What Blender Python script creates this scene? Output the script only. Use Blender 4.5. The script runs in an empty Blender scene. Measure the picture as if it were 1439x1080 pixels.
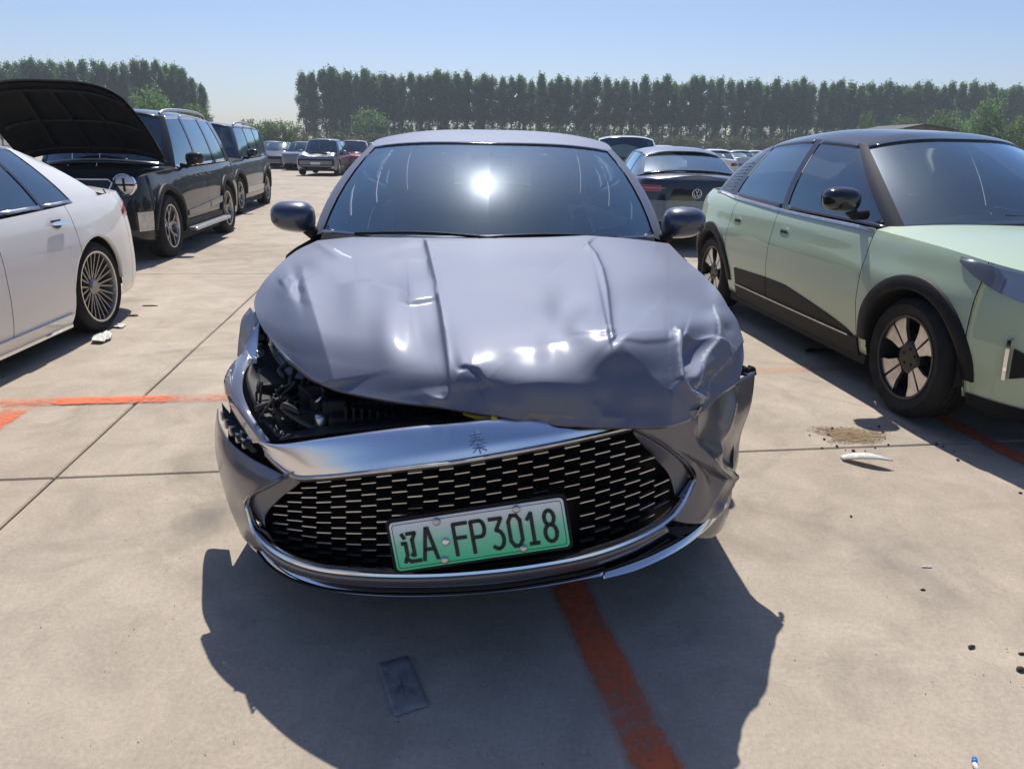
import bpy, bmesh, math, random
import numpy as np
from mathutils import Vector, Matrix
random.seed(7); np.random.seed(7)
sc = bpy.context.scene
COL = sc.collection
rad = math.radians

# ------------------------------------------------------------------ camera, world, sun, exposure
FPX, CAM_H, PITCH, ROLL = 1000.0, 1.42, rad(18.47), rad(1.0)
_f = Vector((0, math.cos(PITCH), -math.sin(PITCH)))
_r0 = Vector((1, 0, 0)); _u0 = Vector((0, math.sin(PITCH), math.cos(PITCH)))
_r = _r0*math.cos(ROLL) + _u0*math.sin(ROLL)
_u = -_r0*math.sin(ROLL) + _u0*math.cos(ROLL)
CAM = Vector((0, 0, CAM_H))
cam_d = bpy.data.cameras.new('camera'); cam = bpy.data.objects.new('camera', cam_d); COL.objects.link(cam)
cam_d.sensor_width = 36.0; cam_d.lens = 36.0*FPX/1439.0; cam_d.clip_start = 0.05; cam_d.clip_end = 3000
cam.matrix_world = Matrix(((_r.x, _u.x, -_f.x, 0), (_r.y, _u.y, -_f.y, 0), (_r.z, _u.z, -_f.z, CAM_H), (0, 0, 0, 1)))
sc.camera = cam

SUN_EL, SUN_AZ = 56.5, -4.0          # azimuth measured from +Y towards +X
world = bpy.data.worlds.new('World'); sc.world = world; world.use_nodes = True
wn = world.node_tree; bg = wn.nodes['Background']
sky = wn.nodes.new('ShaderNodeTexSky'); sky.sky_type = 'NISHITA'; sky.sun_disc = False
sky.sun_elevation = rad(SUN_EL); sky.sun_rotation = rad(SUN_AZ)
sky.air_density = 1.0; sky.dust_density = .9; sky.ozone_density = 1.3; sky.altitude = 50
hs = wn.nodes.new('ShaderNodeHueSaturation'); hs.inputs['Saturation'].default_value = 1.05; wn.links.new(sky.outputs[0], hs.inputs['Color']); wb = wn.nodes.new('ShaderNodeMix'); wb.data_type = 'RGBA'; wb.blend_type = 'MULTIPLY'; wb.inputs[0].default_value = 1; wb.inputs[7].default_value = (.96, 1.0, 1.20, 1); wn.links.new(hs.outputs[0], wb.inputs[6]); wn.links.new(wb.outputs[2], bg.inputs['Color']); bg.inputs['Strength'].default_value = 0.098
sd = Vector((math.sin(rad(SUN_AZ))*math.cos(rad(SUN_EL)), math.cos(rad(SUN_AZ))*math.cos(rad(SUN_EL)), math.sin(rad(SUN_EL))))
sl = bpy.data.lights.new('sun', 'SUN'); sl.energy = 5.0; sl.angle = rad(0.55); sl.color = (1, 0.955, 0.88)
so = bpy.data.objects.new('sun', sl); COL.objects.link(so); so.rotation_euler = sd.to_track_quat('Z', 'Y').to_euler()
sc.view_settings.view_transform = 'Standard'; sc.view_settings.look = 'None'
sc.view_settings.exposure = 0.0; sc.view_settings.gamma = 1.0; sc.view_settings.use_curve_mapping = False
sc.cycles.max_bounces = 8; sc.cycles.transparent_max_bounces = 16; sc.cycles.caustics_reflective = False; sc.cycles.caustics_refractive = False
sc.cycles.sample_clamp_indirect = 6.0; sc.cycles.use_denoising = True

def ray(px, py):
    return _f + _r*((px-719.5)/FPX) + _u*((540.0-py)/FPX)
def at(px, py, Y):
    d = ray(px, py); return CAM + d*(Y/d.y)
def atz(px, py, z=0.0):
    d = ray(px, py); return CAM + d*((z-CAM_H)/d.z)

# ------------------------------------------------------------------ object helpers
def link(o, parent=None):
    COL.objects.link(o)
    if parent is not None: o.parent = parent
    return o
def tag(o, label=None, cat=None, group=None, kind=None):
    if label: o['label'] = label
    if cat: o['category'] = cat
    if group: o['group'] = group
    if kind: o['kind'] = kind
    return o
def empty(name, loc=(0, 0, 0), rz=0.0, parent=None):
    o = bpy.data.objects.new(name, None); link(o, parent); o.location = loc; o.rotation_euler = (0, 0, rz); o.empty_display_size = .1
    return o
def mesh(name, V, Fc, mat, parent=None, smooth=True, auto=None):
    me = bpy.data.meshes.new(name)
    me.from_pydata([tuple(v) for v in V], [], Fc); me.validate(); me.update()
    if smooth: me.polygons.foreach_set('use_smooth', [True]*len(me.polygons))
    if isinstance(mat, (list, tuple)):
        for m in mat: me.materials.append(m)
    else: me.materials.append(mat)
    o = bpy.data.objects.new(name, me); link(o, parent)
    return o
def bmo(name, bm, mat, parent=None, smooth=False):
    me = bpy.data.meshes.new(name); bm.to_mesh(me); bm.free()
    if smooth: me.polygons.foreach_set('use_smooth', [True]*len(me.polygons))
    me.materials.append(mat); o = bpy.data.objects.new(name, me); link(o, parent); return o
def solid(o, t, off=-1.0):
    m = o.modifiers.new('s', 'SOLIDIFY'); m.thickness = t; m.offset = off; return o
def bev(o, w, n=2):
    m = o.modifiers.new('b', 'BEVEL'); m.width = w; m.segments = n; m.limit_method = 'ANGLE'; m.angle_limit = rad(35); m.harden_normals = False; return o
def copy_tree(o, parent=None):
    c = o.copy(); COL.objects.link(c); c.parent = parent
    for ch in list(KIDS.get(o.name, [])) or [x for x in o.children]: copy_tree(ch, c)
    return c
KIDS = {}

def pch(pts):
    """smooth monotone curve through control points -> function of an array"""
    x = np.array([p[0] for p in pts], float); y = np.array([p[1] for p in pts], float)
    n = len(x)
    if n == 1: return lambda q: np.full(np.shape(q), y[0]) if np.ndim(q) else y[0]
    h = np.diff(x); dl = np.diff(y)/h; m = np.zeros(n)
    for i in range(1, n-1):
        if dl[i-1]*dl[i] > 0:
            w1 = 2*h[i]+h[i-1]; w2 = h[i]+2*h[i-1]; m[i] = (w1+w2)/(w1/dl[i-1]+w2/dl[i])
    m[0] = dl[0]; m[-1] = dl[-1]
    def fn(q):
        q = np.clip(np.asarray(q, float), x[0], x[-1]); i = np.clip(np.searchsorted(x, q)-1, 0, n-2)
        t = (q-x[i])/h[i]
        r = (2*t**3-3*t**2+1)*y[i]+(t**3-2*t**2+t)*h[i]*m[i]+(-2*t**3+3*t**2)*y[i+1]+(t**3-t**2)*h[i]*m[i+1]
        return r if r.ndim else float(r)
    return fn
def catmull(P, n=12, closed=False):
    P = [np.array(p, float) for p in P]; out = []
    N = len(P)
    for i in range(N-1 if not closed else N):
        p0 = P[i-1] if (i > 0 or closed) else 2*P[0]-P[1]
        p1 = P[i]; p2 = P[(i+1) % N]
        p3 = P[(i+2) % N] if (i+2 < N or closed) else 2*P[-1]-P[-2]
        a, b, c = [max(np.linalg.norm(q-p)**.5, 1e-6) for p, q in ((p0, p1), (p1, p2), (p2, p3))]
        t0, t1, t2, t3 = 0, a, a+b, a+b+c
        for k in range(n):
            t = t1+(t2-t1)*k/n
            A1 = (t1-t)/(t1-t0)*p0+(t-t0)/(t1-t0)*p1; A2 = (t2-t)/(t2-t1)*p1+(t-t1)/(t2-t1)*p2; A3 = (t3-t)/(t3-t2)*p2+(t-t2)/(t3-t2)*p3
            B1 = (t2-t)/(t2-t0)*A1+(t-t0)/(t2-t0)*A2; B2 = (t3-t)/(t3-t1)*A2+(t-t1)/(t3-t1)*A3
            out.append((t2-t)/(t2-t1)*B1+(t-t1)/(t2-t1)*B2)
    if not closed: out.append(P[-1])
    return np.array(out)
def resample(P, n):
    P = np.array(P, float); d = np.r_[0, np.cumsum(np.linalg.norm(np.diff(P, axis=0), axis=1))]
    t = np.linspace(0, d[-1], n)
    return np.stack([np.interp(t, d, P[:, k]) for k in range(P.shape[1])], 1)
def gridf(nu, nv, off=0):
    return [(off+i*nv+j, off+i*nv+j+1, off+(i+1)*nv+j+1, off+(i+1)*nv+j) for i in range(nu-1) for j in range(nv-1)]
def tube(path, r, seg=8, closed=False):
    """verts, faces of a tube along a path; r number or list"""
    P = [Vector(p) for p in path]; n = len(P); V = []; Fc = []
    up = Vector((0, 0, 1)); prev = None
    for i in range(n):
        t = (P[(i+1) % n if closed else min(i+1, n-1)]-P[(i-1) if (i > 0 or closed) else 0]).normalized()
        if prev is None:
            a = t.cross(up); a = t.cross(Vector((1, 0, 0))) if a.length < .1 else a
        else: a = prev-t*prev.dot(t)
        a.normalize(); prev = a; b = t.cross(a); rr = r[i] if hasattr(r, '__len__') else r
        for k in range(seg):
            an = 2*math.pi*k/seg; V.append(P[i]+a*(math.cos(an)*rr)+b*(math.sin(an)*rr))
    m = n if closed else n-1
    for i in range(m):
        j = (i+1) % n
        for k in range(seg): Fc.append((i*seg+k, i*seg+(k+1) % seg, j*seg+(k+1) % seg, j*seg+k))
    if not closed: Fc.append(tuple(range(seg))[::-1]); Fc.append(tuple((n-1)*seg+k for k in range(seg)))
    return V, Fc
def box(c, s, rot=None):
    V = []
    for x in (-1, 1):
        for y in (-1, 1):
            for z in (-1, 1):
                v = Vector((x*s[0]/2, y*s[1]/2, z*s[2]/2))
                if rot is not None: v = rot @ v
                V.append(v+Vector(c))
    return V, [(0, 1, 3, 2), (4, 6, 7, 5), (0, 4, 5, 1), (2, 3, 7, 6), (0, 2, 6, 4), (1, 5, 7, 3)]
class MB:
    def __init__(s): s.V = []; s.F = []
    def add(s, VF):
        o = len(s.V); s.V += [tuple(v) for v in VF[0]]; s.F += [tuple(i+o for i in f) for f in VF[1]]; return s
    def obj(s, name, mat, parent=None, smooth=False): return mesh(name, s.V, s.F, mat, parent, smooth)
def lathe(prof, seg, axis='x', ang0=0, ang1=2*math.pi, cap=False):
    """prof list of (r, t): revolved round axis x, t along axis"""
    V = []; Fc = []; full = abs(ang1-ang0-2*math.pi) < 1e-6; ns = seg if full else seg+1
    for k in range(ns):
        a = ang0+(ang1-ang0)*k/seg
        for r, t in prof: V.append((t, r*math.cos(a), r*math.sin(a)))
    m = len(prof)
    for k in range(seg):
        k2 = (k+1) % ns
        for j in range(m-1): Fc.append((k*m+j, k2*m+j, k2*m+j+1, k*m+j+1))
    return V, Fc

# ------------------------------------------------------------------ materials
def newmat(name):
    m = bpy.data.materials.new(name); m.use_nodes = True; nt = m.node_tree
    return m, nt, nt.nodes['Principled BSDF'], nt.nodes['Material Output']
def N(nt, t, **kw):
    n = nt.nodes.new(t)
    for k, v in kw.items(): setattr(n, k, v)
    return n
def plain(name, col, rough=.5, metal=0.0, coat=0.0, spec=.5, noise=0.0, nscale=30, bump=0.0, bscale=80):
    m, nt, b, out = newmat(name)
    b.inputs['Base Color'].default_value = (*col, 1); b.inputs['Roughness'].default_value = rough
    b.inputs['Metallic'].default_value = metal; b.inputs['Coat Weight'].default_value = coat; b.inputs['Coat Roughness'].default_value = .04
    b.inputs['Specular IOR Level'].default_value = spec
    if noise:
        tc = N(nt, 'ShaderNodeTexCoord'); nz = N(nt, 'ShaderNodeTexNoise'); nz.inputs['Scale'].default_value = nscale; nz.inputs['Detail'].default_value = 6
        nt.links.new(tc.outputs['Object'], nz.inputs['Vector'])
        mx = N(nt, 'ShaderNodeMix', data_type='RGBA'); mr = N(nt, 'ShaderNodeMapRange')
        mr.inputs[1].default_value = .35; mr.inputs[2].default_value = .7
        nt.links.new(nz.outputs[0], mr.inputs[0]); nt.links.new(mr.outputs[0], mx.inputs[0])
        mx.inputs[6].default_value = (*[c*(1-noise) for c in col], 1); mx.inputs[7].default_value = (*[min(1, c*(1+noise)) for c in col], 1)
        nt.links.new(mx.outputs[2], b.inputs['Base Color'])
    if bump:
        tc2 = N(nt, 'ShaderNodeTexCoord'); n2 = N(nt, 'ShaderNodeTexNoise'); n2.inputs['Scale'].default_value = bscale; n2.inputs['Detail'].default_value = 5
        bp = N(nt, 'ShaderNodeBump'); bp.inputs['Strength'].default_value = bump; bp.inputs['Distance'].default_value = .01
        nt.links.new(tc2.outputs['Object'], n2.inputs['Vector']); nt.links.new(n2.outputs[0], bp.inputs['Height']); nt.links.new(bp.outputs[0], b.inputs['Normal'])
    return m
def paint(name, col, metal=.0, rough=.35, dust=.12, coat=1.0, wave=.0, cr=.03, spec=.25):
    """clear-coated car paint under a thin uneven film of dust"""
    m, nt, b, out = newmat(name)
    b.inputs['Metallic'].default_value = metal; b.inputs['Roughness'].default_value = rough
    b.inputs['Coat Weight'].default_value = coat; b.inputs['Coat IOR'].default_value = 1.5; b.inputs['Specular IOR Level'].default_value = spec
    tc = N(nt, 'ShaderNodeTexCoord')
    n1 = N(nt, 'ShaderNodeTexNoise'); n1.inputs['Scale'].default_value = 3.2; n1.inputs['Detail'].default_value = 9; n1.inputs['Roughness'].default_value = .65
    n2 = N(nt, 'ShaderNodeTexNoise'); n2.inputs['Scale'].default_value = 60; n2.inputs['Detail'].default_value = 4
    nt.links.new(tc.outputs['Object'], n1.inputs['Vector']); nt.links.new(tc.outputs['Object'], n2.inputs['Vector'])
    mr = N(nt, 'ShaderNodeMapRange'); mr.inputs[1].default_value = .38; mr.inputs[2].default_value = .72; mr.inputs[3].default_value = 0; mr.inputs[4].default_value = dust
    nt.links.new(n1.outputs[0], mr.inputs[0])
    mx = N(nt, 'ShaderNodeMix', data_type='RGBA'); nt.links.new(mr.outputs[0], mx.inputs[0])
    mx.inputs[6].default_value = (*col, 1); mx.inputs[7].default_value = (.42, .38, .32, 1)
    nt.links.new(mx.outputs[2], b.inputs['Base Color'])
    mr2 = N(nt, 'ShaderNodeMapRange'); mr2.inputs[1].default_value = .3; mr2.inputs[2].default_value = .75; mr2.inputs[3].default_value = cr; mr2.inputs[4].default_value = cr+dust*.35
    nt.links.new(n1.outputs[0], mr2.inputs[0]); nt.links.new(mr2.outputs[0], b.inputs['Coat Roughness'])
    if wave:
        bp = N(nt, 'ShaderNodeBump'); bp.inputs['Strength'].default_value = wave; bp.inputs['Distance'].default_value = .02
        n3 = N(nt, 'ShaderNodeTexNoise'); n3.inputs['Scale'].default_value = 4; n3.inputs['Detail'].default_value = 2
        nt.links.new(tc.outputs['Object'], n3.inputs['Vector']); nt.links.new(n3.outputs[0], bp.inputs['Height'])
        nt.links.new(bp.outputs[0], b.inputs['Normal']); nt.links.new(bp.outputs[0], b.inputs['Coat Normal'])
    return m
def glass(name, tint, dust=.05, film=(.16, .24, .30)):
    """thin tinted car glass: fresnel mirror over a tinted see-through body, with a dusty film tinted by reflected sky"""
    m, nt, b, out = newmat(name); nt.nodes.remove(b)
    fr = N(nt, 'ShaderNodeFresnel'); fr.inputs[0].default_value = 1.55
    gl = N(nt, 'ShaderNodeBsdfGlossy'); gl.inputs['Roughness'].default_value = .055; gl.inputs['Color'].default_value = (.74, .93, 1.0, 1)
    gl2 = N(nt, 'ShaderNodeBsdfGlossy'); gl2.inputs['Roughness'].default_value = .24; gl2.inputs['Color'].default_value = (.75, .85, 1.0, 1)
    tr = N(nt, 'ShaderNodeBsdfTransparent'); tr.inputs['Color'].default_value = (*tint, 1)
    df = N(nt, 'ShaderNodeBsdfDiffuse'); df.inputs['Color'].default_value = (*film, 1)  # dust film; blue of the mirrored sky is mixed into its colour
    m1 = N(nt, 'ShaderNodeMixShader'); m2 = N(nt, 'ShaderNodeMixShader'); m3 = N(nt, 'ShaderNodeMixShader')
    fm = N(nt, 'ShaderNodeMath', operation='MULTIPLY_ADD'); fm.inputs[1].default_value = 2.0; fm.inputs[2].default_value = .05
    nt.links.new(fr.outputs[0], fm.inputs[0]); nt.links.new(fm.outputs[0], m1.inputs[0])
    nt.links.new(tr.outputs[0], m1.inputs[1]); nt.links.new(gl.outputs[0], m1.inputs[2])
    tc = N(nt, 'ShaderNodeTexCoord'); nz = N(nt, 'ShaderNodeTexNoise'); nz.inputs['Scale'].default_value = 5; nz.inputs['Detail'].default_value = 8
    nt.links.new(tc.outputs['Object'], nz.inputs['Vector'])
    mr = N(nt, 'ShaderNodeMapRange'); mr.inputs[1].default_value = .3; mr.inputs[2].default_value = .7; mr.inputs[3].default_value = dust*.5; mr.inputs[4].default_value = dust*1.4
    nt.links.new(nz.outputs[0], mr.inputs[0])
    nt.links.new(mr.outputs[0], m2.inputs[0]); nt.links.new(m1.outputs[0], m2.inputs[1]); nt.links.new(df.outputs[0], m2.inputs[2])
    m3.inputs[0].default_value = .02; nt.links.new(m2.outputs[0], m3.inputs[1]); nt.links.new(gl2.outputs[0], m3.inputs[2])
    nt.links.new(m3.outputs[0], out.inputs['Surface'])
    return m

M = {}
M['hero'] = paint('grey_violet_paint', (.162, .182, .242), metal=.80, rough=.69, dust=.05, coat=.22, cr=.17)
M['heroshade'] = paint('shaded_body_paint', (.115, .12, .145), metal=.6, rough=.42, dust=.14, coat=.7, cr=.12)  # body paint darkened: reflection of the dark ground put into its colour
M['mirrorshade'] = paint('shaded_mirror_paint', (.055, .065, .10), metal=.5, rough=.35, dust=.05)  # mirror shells' unlit, camera-facing side painted into a darker body colour
M['white'] = paint('white_paint', (.86, .84, .79), metal=.0, rough=.5, dust=.08)
M['green'] = paint('pale_green_paint', (.46, .575, .40), metal=.0, rough=.5, dust=.06)
M['black'] = paint('black_paint', (.006, .007, .010), metal=.0, rough=.5, dust=.02, spec=.1)
M['blackroof'] = paint('black_roof_paint', (.008, .0085, .010), metal=.0, rough=.6, dust=.0, spec=.05)
M['darkgrey'] = paint('dark_grey_paint', (.05, .055, .065), metal=.4, rough=.45, dust=.04)
M['vwgrey'] = paint('silver_grey_paint', (.16, .17, .2), metal=.6, rough=.35, dust=.2)
M['silver'] = paint('silver_paint', (.45, .46, .47), metal=.6, rough=.35, dust=.1)
M['bluegrey'] = paint('blue_grey_paint', (.13, .15, .20), metal=.5, rough=.33, dust=.1)
M['red'] = paint('red_paint', (.35, .02, .015), metal=.1, rough=.35, dust=.05)
M['navy'] = paint('navy_paint', (.010, .015, .028), metal=.0, rough=.5, dust=.02, spec=.1)
M['chrome'] = plain('chrome', (.82, .83, .84), .09, 1.0)
M['satin'] = plain('satin_chrome', (.50, .50, .51), .32, 1.0, noise=.15, nscale=20)
M['alloy'] = plain('machined_alloy', (.62, .6, .57), .3, .9, noise=.12, nscale=25)
M['alloydark'] = plain('dark_alloy', (.03, .03, .032), .35, .4)
M['tyre'] = plain('tyre_rubber', (.022, .021, .02), .82, noise=.35, nscale=14, bump=.25, bscale=120, spec=.3)
M['plastic'] = plain('black_plastic', (.012, .012, .013), .55, spec=.22, noise=.3, nscale=9, bump=.15, bscale=300)
M['alloygrey'] = plain('grey_alloy', (.30, .29, .28), .35, .9, noise=.15, nscale=25)
M['gloss'] = plain('gloss_black', (.008, .008, .009), .12, coat=.6)
M['inner'] = plain('dark_inner', (.010, .010, .011), .8)
M['seat'] = plain('seat_cloth', (.005, .005, .005), .85, noise=.3, nscale=40)
M['dash'] = plain('dashboard_plastic', (.012, .012, .013), .65, noise=.2)
M['lamp'] = plain('lamp_lens', (.24, .26, .31), .06, .35, coat=1.0)
M['lampw'] = plain('lamp_reflector', (.7, .72, .75), .12, .9)
M['redlamp'] = plain('red_lamp', (.35, .012, .015), .12, 0, coat=1.0)
M['rubber'] = plain('rubber_seal', (.012, .012, .012), .6)
M['winglass'] = glass('tinted_side_glass', (.10, .11, .12), .05)
M['privacy'] = glass('privacy_glass', (.03, .035, .04), .04)
M['wsglass'] = glass('windscreen_glass', (.62, .68, .69), .05, (.16, .34, .46))
M['wsclear'] = glass('clear_windscreen', (.50, .58, .60), .05, (.2, .34, .42))
M['mirrorglass'] = plain('mirror_glass', (.8, .82, .85), .03, 1.0)
M['plateblue'] = plain('blue_plate', (.02, .12, .5), .4)
M['platewhite'] = plain('white_plate', (.7, .7, .7), .4)
M['brakesteel'] = plain('brake_steel', (.25, .24, .23), .4, .9, noise=.2)
# ------------------------------------------------------------------ the car body builder
class Body:
    """lower body skin swept round a plan outline; x across, s from the nose backwards, z up"""
    def __init__(b, sp):
        b.sp = sp; b.L = sp['L']
        P = catmull(sp['outline'], 24); b.P = P
        b.a = np.r_[0, np.cumsum(np.linalg.norm(np.diff(P, axis=0), axis=1))]; b.A = b.a[-1]
        T = np.gradient(P, b.a, axis=0); T /= np.linalg.norm(T, axis=1)[:, None]
        b.Nn = np.stack([T[:, 1], -T[:, 0]], 1)
        b.pf, b.ps, b.pr = pch(sp['pf']), pch(sp['ps']), pch(sp['pr'])
        b.sh, b.zc = pch(sp['shoulder']), pch(sp['deck'])
        b.zbot = pch(sp['bottom'])
        b.wheels = sp['wheels']; b.Ra = sp['arch_r']; b.R = sp['wheel_r']
    def ev(b, a):
        return np.interp(a, b.a, b.P[:, 0]), np.interp(a, b.a, b.P[:, 1]), np.interp(a, b.a, b.Nn[:, 0]), np.interp(a, b.a, b.Nn[:, 1])
    def a_s(b, s):
        return np.interp(s, np.maximum.accumulate(b.P[:, 1])+np.arange(len(b.P))*1e-7, b.a)
    def a_x(b, x, front=True):
        k = np.argmax(b.P[:, 0])
        if front: return np.interp(x, b.P[:k+1, 0], b.a[:k+1])
        return np.interp(-x, -b.P[k:, 0], b.a[k:])
    def pt(b, a, z, off=0.0):
        X, S, nx, ns = b.ev(a)
        wf = np.maximum(0, -ns)**2; wr = np.maximum(0, ns)**2; ws = nx**2
        d = wf*b.pf(z)+ws*b.ps(z)+wr*b.pr(z)-off
        for sw in b.wheels:      # gentle haunch over each wheel
            d = d-b.sp.get('haunch', .012)*np.exp(-((S-sw)/.42)**2)*np.exp(-((z-.62)/.25)**2)*ws
        return np.stack(np.broadcast_arrays(X-nx*d, S-ns*d-b.L/2, z+0*X), -1)
    def zb(b, s, inarch):
        z = b.zbot(s)
        for sw in b.wheels:
            q = b.Ra**2-(s-sw)**2
            if q > -1e-9 and inarch: z = max(z, b.R+math.sqrt(max(q, 0))*b.sp.get('arch_k', .98))
        return z
    def columns(b, s0, s1, step=.05):
        """(s, inarch) columns between s0 and s1"""
        cut = [s0, s1]; cols = []
        for sw in b.wheels:
            for e in (sw-b.Ra, sw+b.Ra):
                if s0 < e < s1: cut.append(e)
        cut = sorted(set(cut))
        for c0, c1 in zip(cut[:-1], cut[1:]):
            ar = [sw for sw in b.wheels if abs((c0+c1)/2-sw) < b.Ra]
            if ar:
                sw = ar[0]; t0 = math.acos(max(-1, min(1, (sw-c0)/b.Ra))); t1 = math.acos(max(-1, min(1, (sw-c1)/b.Ra)))
                n = max(4, int(abs(t1-t0)/math.pi*26/max(1, step/.05)))
                for k in range(n+1): cols.append((sw-b.Ra*math.cos(t0+(t1-t0)*k/n), True))
            else:
                n = max(1, int((c1-c0)/step))
                for k in range(n+1): cols.append((c0+(c1-c0)*k/n, False))
        return cols
    def panel(b, name, mat, parent, a0, a1, both=True, nr=18, step=.05, join=False, zhi=None, part=None):
        """skin between two places on the outline"""
        k = np.argmax(b.P[:, 0]); asid0 = b.a_s(b.wheels[0]-b.Ra-.02)
        cs = []
        aa = a0
        if aa < asid0-1e-6:     # the rounded nose, spaced by arc length
            e = min(a1, asid0); n = max(2, int((e-aa)/step)); cs += [(aa+(e-aa)*i/n, False) for i in range(n+1)]; aa = e
        arear = b.a_s(b.wheels[1]+b.Ra+.02)
        if aa < min(a1, arear)-1e-6:
            s0 = float(np.interp(aa, b.a, b.P[:, 1])); s1 = float(np.interp(min(a1, arear), b.a, b.P[:, 1]))
            cs += [(float(b.a_s(s)), ia) for s, ia in b.columns(s0, s1, step)]; aa = min(a1, arear)
        if aa < a1-1e-6:
            n = max(2, int((a1-aa)/step)); cs += [(aa+(a1-aa)*i/n, False) for i in range(n+1)]
        V = []
        t = np.linspace(0, 1, nr)
        for a, ia in cs:
            s = float(np.interp(a, b.a, b.P[:, 1])); z0 = b.zb(s, ia); z1 = float(b.sh(s)) if zhi is None else zhi(s)
            z = z0+(z1-z0)*t; q = b.pt(np.full(nr, a), z)
            lip = q[0].copy(); lip[0] -= .03*np.sign(lip[0]) if abs(lip[0]) > .1 else 0
            V.append(lip); V += list(q)
        nr1 = nr+1; Fc = []
        for i in range(len(cs)-1):
            if abs(cs[i+1][0]-cs[i][0]) < 1e-6: continue
            Fc += [(i*nr1+j, i*nr1+j+1, (i+1)*nr1+j+1, (i+1)*nr1+j) for j in range(nr1-1)]
        if join:
            V2 = [(-v[0], v[1], v[2]) for v in V]; n0 = len(V)
            return [mesh(name, V+V2, [f[::-1] for f in Fc]+[tuple(i+n0 for i in f) for f in Fc], mat, parent)]
        out = [mesh(name, V, [f[::-1] for f in Fc], mat, parent)]
        if both: out.append(mesh(name, [(-v[0], v[1], v[2]) for v in V], Fc, mat, parent))
        return out
    def patch(b, name, mat, parent, a0, a1, zlo, zhi, off=.006, nu=12, nv=5, side=1, join=False, depth=.02, smooth=True):
        """a raised piece lying on the skin; zlo / zhi numbers or functions of 0..1"""
        fl = zlo if callable(zlo) else (lambda u: zlo); fh = zhi if callable(zhi) else (lambda u: zhi)
        V = []
        for i in range(nu):
            u = i/(nu-1); z = np.linspace(fl(u), fh(u), nv); a = np.full(nv, a0+(a1-a0)*u)
            V += list(b.pt(a, z, off))
        n0 = len(V); W = []
        for i in range(nu):
            u = i/(nu-1); z = np.linspace(fl(u), fh(u), nv); a = np.full(nv, a0+(a1-a0)*u)
            W += list(b.pt(a, z, off-depth))
        Fc = [f[::-1] for f in gridf(nu, nv)]
        bd = [i*nv for i in range(nu)]+[(nu-1)*nv+j for j in range(1, nv)]+[i*nv+nv-1 for i in range(nu-2, -1, -1)]+[j for j in range(nv-2, 0, -1)]
        for p, q in zip(bd, bd[1:]+bd[:1]): Fc.append((q, p, p+n0, q+n0)[::-1])
        V = V+W
        def mk(sg):
            VV = [(v[0]*sg, v[1], v[2]) for v in V]; FF = Fc if sg > 0 else [f[::-1] for f in Fc]
            return VV, FF
        if join:
            m = MB(); m.add(mk(1)); m.add(mk(-1)); o = m.obj(name, mat, parent, smooth); es(o); return [o]
        out = []
        for sg in ((side,) if side else (1, -1)):
            VV, FF = mk(sg); o = mesh(name, VV, FF, mat, parent, smooth); es(o); out.append(o)
        return out
    def deck(b, name, mat, parent, s0, s1, p=2.6, step=.045, nr=22, drop=0.0):
        a0 = b.a_s(s0); a1 = b.a_s(s1)
        if s0 <= 0: a0 = 0.0
        if s1 >= b.L: a1 = b.A
        n = max(3, int((a1-a0)/step)); V = []
        rr = 1-np.linspace(0, 1, nr)**1.2
        for i in range(n+1):
            a = a0+(a1-a0)*i/n; s = float(np.interp(a, b.a, b.P[:, 1])); zs = float(b.sh(s)); zc = max(float(b.zc(s)), zs)
            q = b.pt(np.array([a]), np.array([zs]))[0]
            for r in rr: V.append((q[0]*r, q[1], zc-(zc-zs)*r**p-drop))
        n0 = len(V); Fc = gridf(n+1, nr)
        V += [(-x, y, z) for x, y, z in V]
        return mesh(name, V, [f[::-1] for f in Fc]+[tuple(i+n0 for i in f) for f in Fc], mat, parent)
    def arch_trim(b, mat, parent, sw, w=.06, off=.014, name='arch_trim', a_lo=0.0, k=None):
        Ra, R = b.Ra, b.R; k = k or b.sp.get('arch_k', .98); out = []
        th = np.linspace(math.pi+a_lo, -a_lo, 33)
        for sg in (1, -1):
            V = []
            for t in th:
                for r, o in ((Ra-.004, -.05), (Ra-.004, off*.6), (Ra+.006, off), (Ra+w-.008, off), (Ra+w, off*.5), (Ra+w, -.01)):
                    s = sw+math.cos(t)*r; z = R+math.sin(t)*r*k
                    z = max(z, b.zbot(s)); p = b.pt(np.array([b.a_s(s)]), np.array([z]), o)[0]; V.append((p[0]*sg, p[1], p[2]))
            Fc = gridf(len(th), 6); Fc = Fc if sg < 0 else [f[::-1] for f in Fc]
            out.append(mesh(name, V, [f[::-1] for f in Fc], mat, parent))
        return out
def es(o, ang=40):
    """sharp edges kept sharp on a smooth mesh"""
    me = o.data; bm = bmesh.new(); bm.from_mesh(me)
    for e in bm.edges:
        if len(e.link_faces) == 2 and e.calc_face_angle(0) > rad(ang): e.smooth = False
    bm.to_mesh(me); bm.free()
    return o

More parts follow.
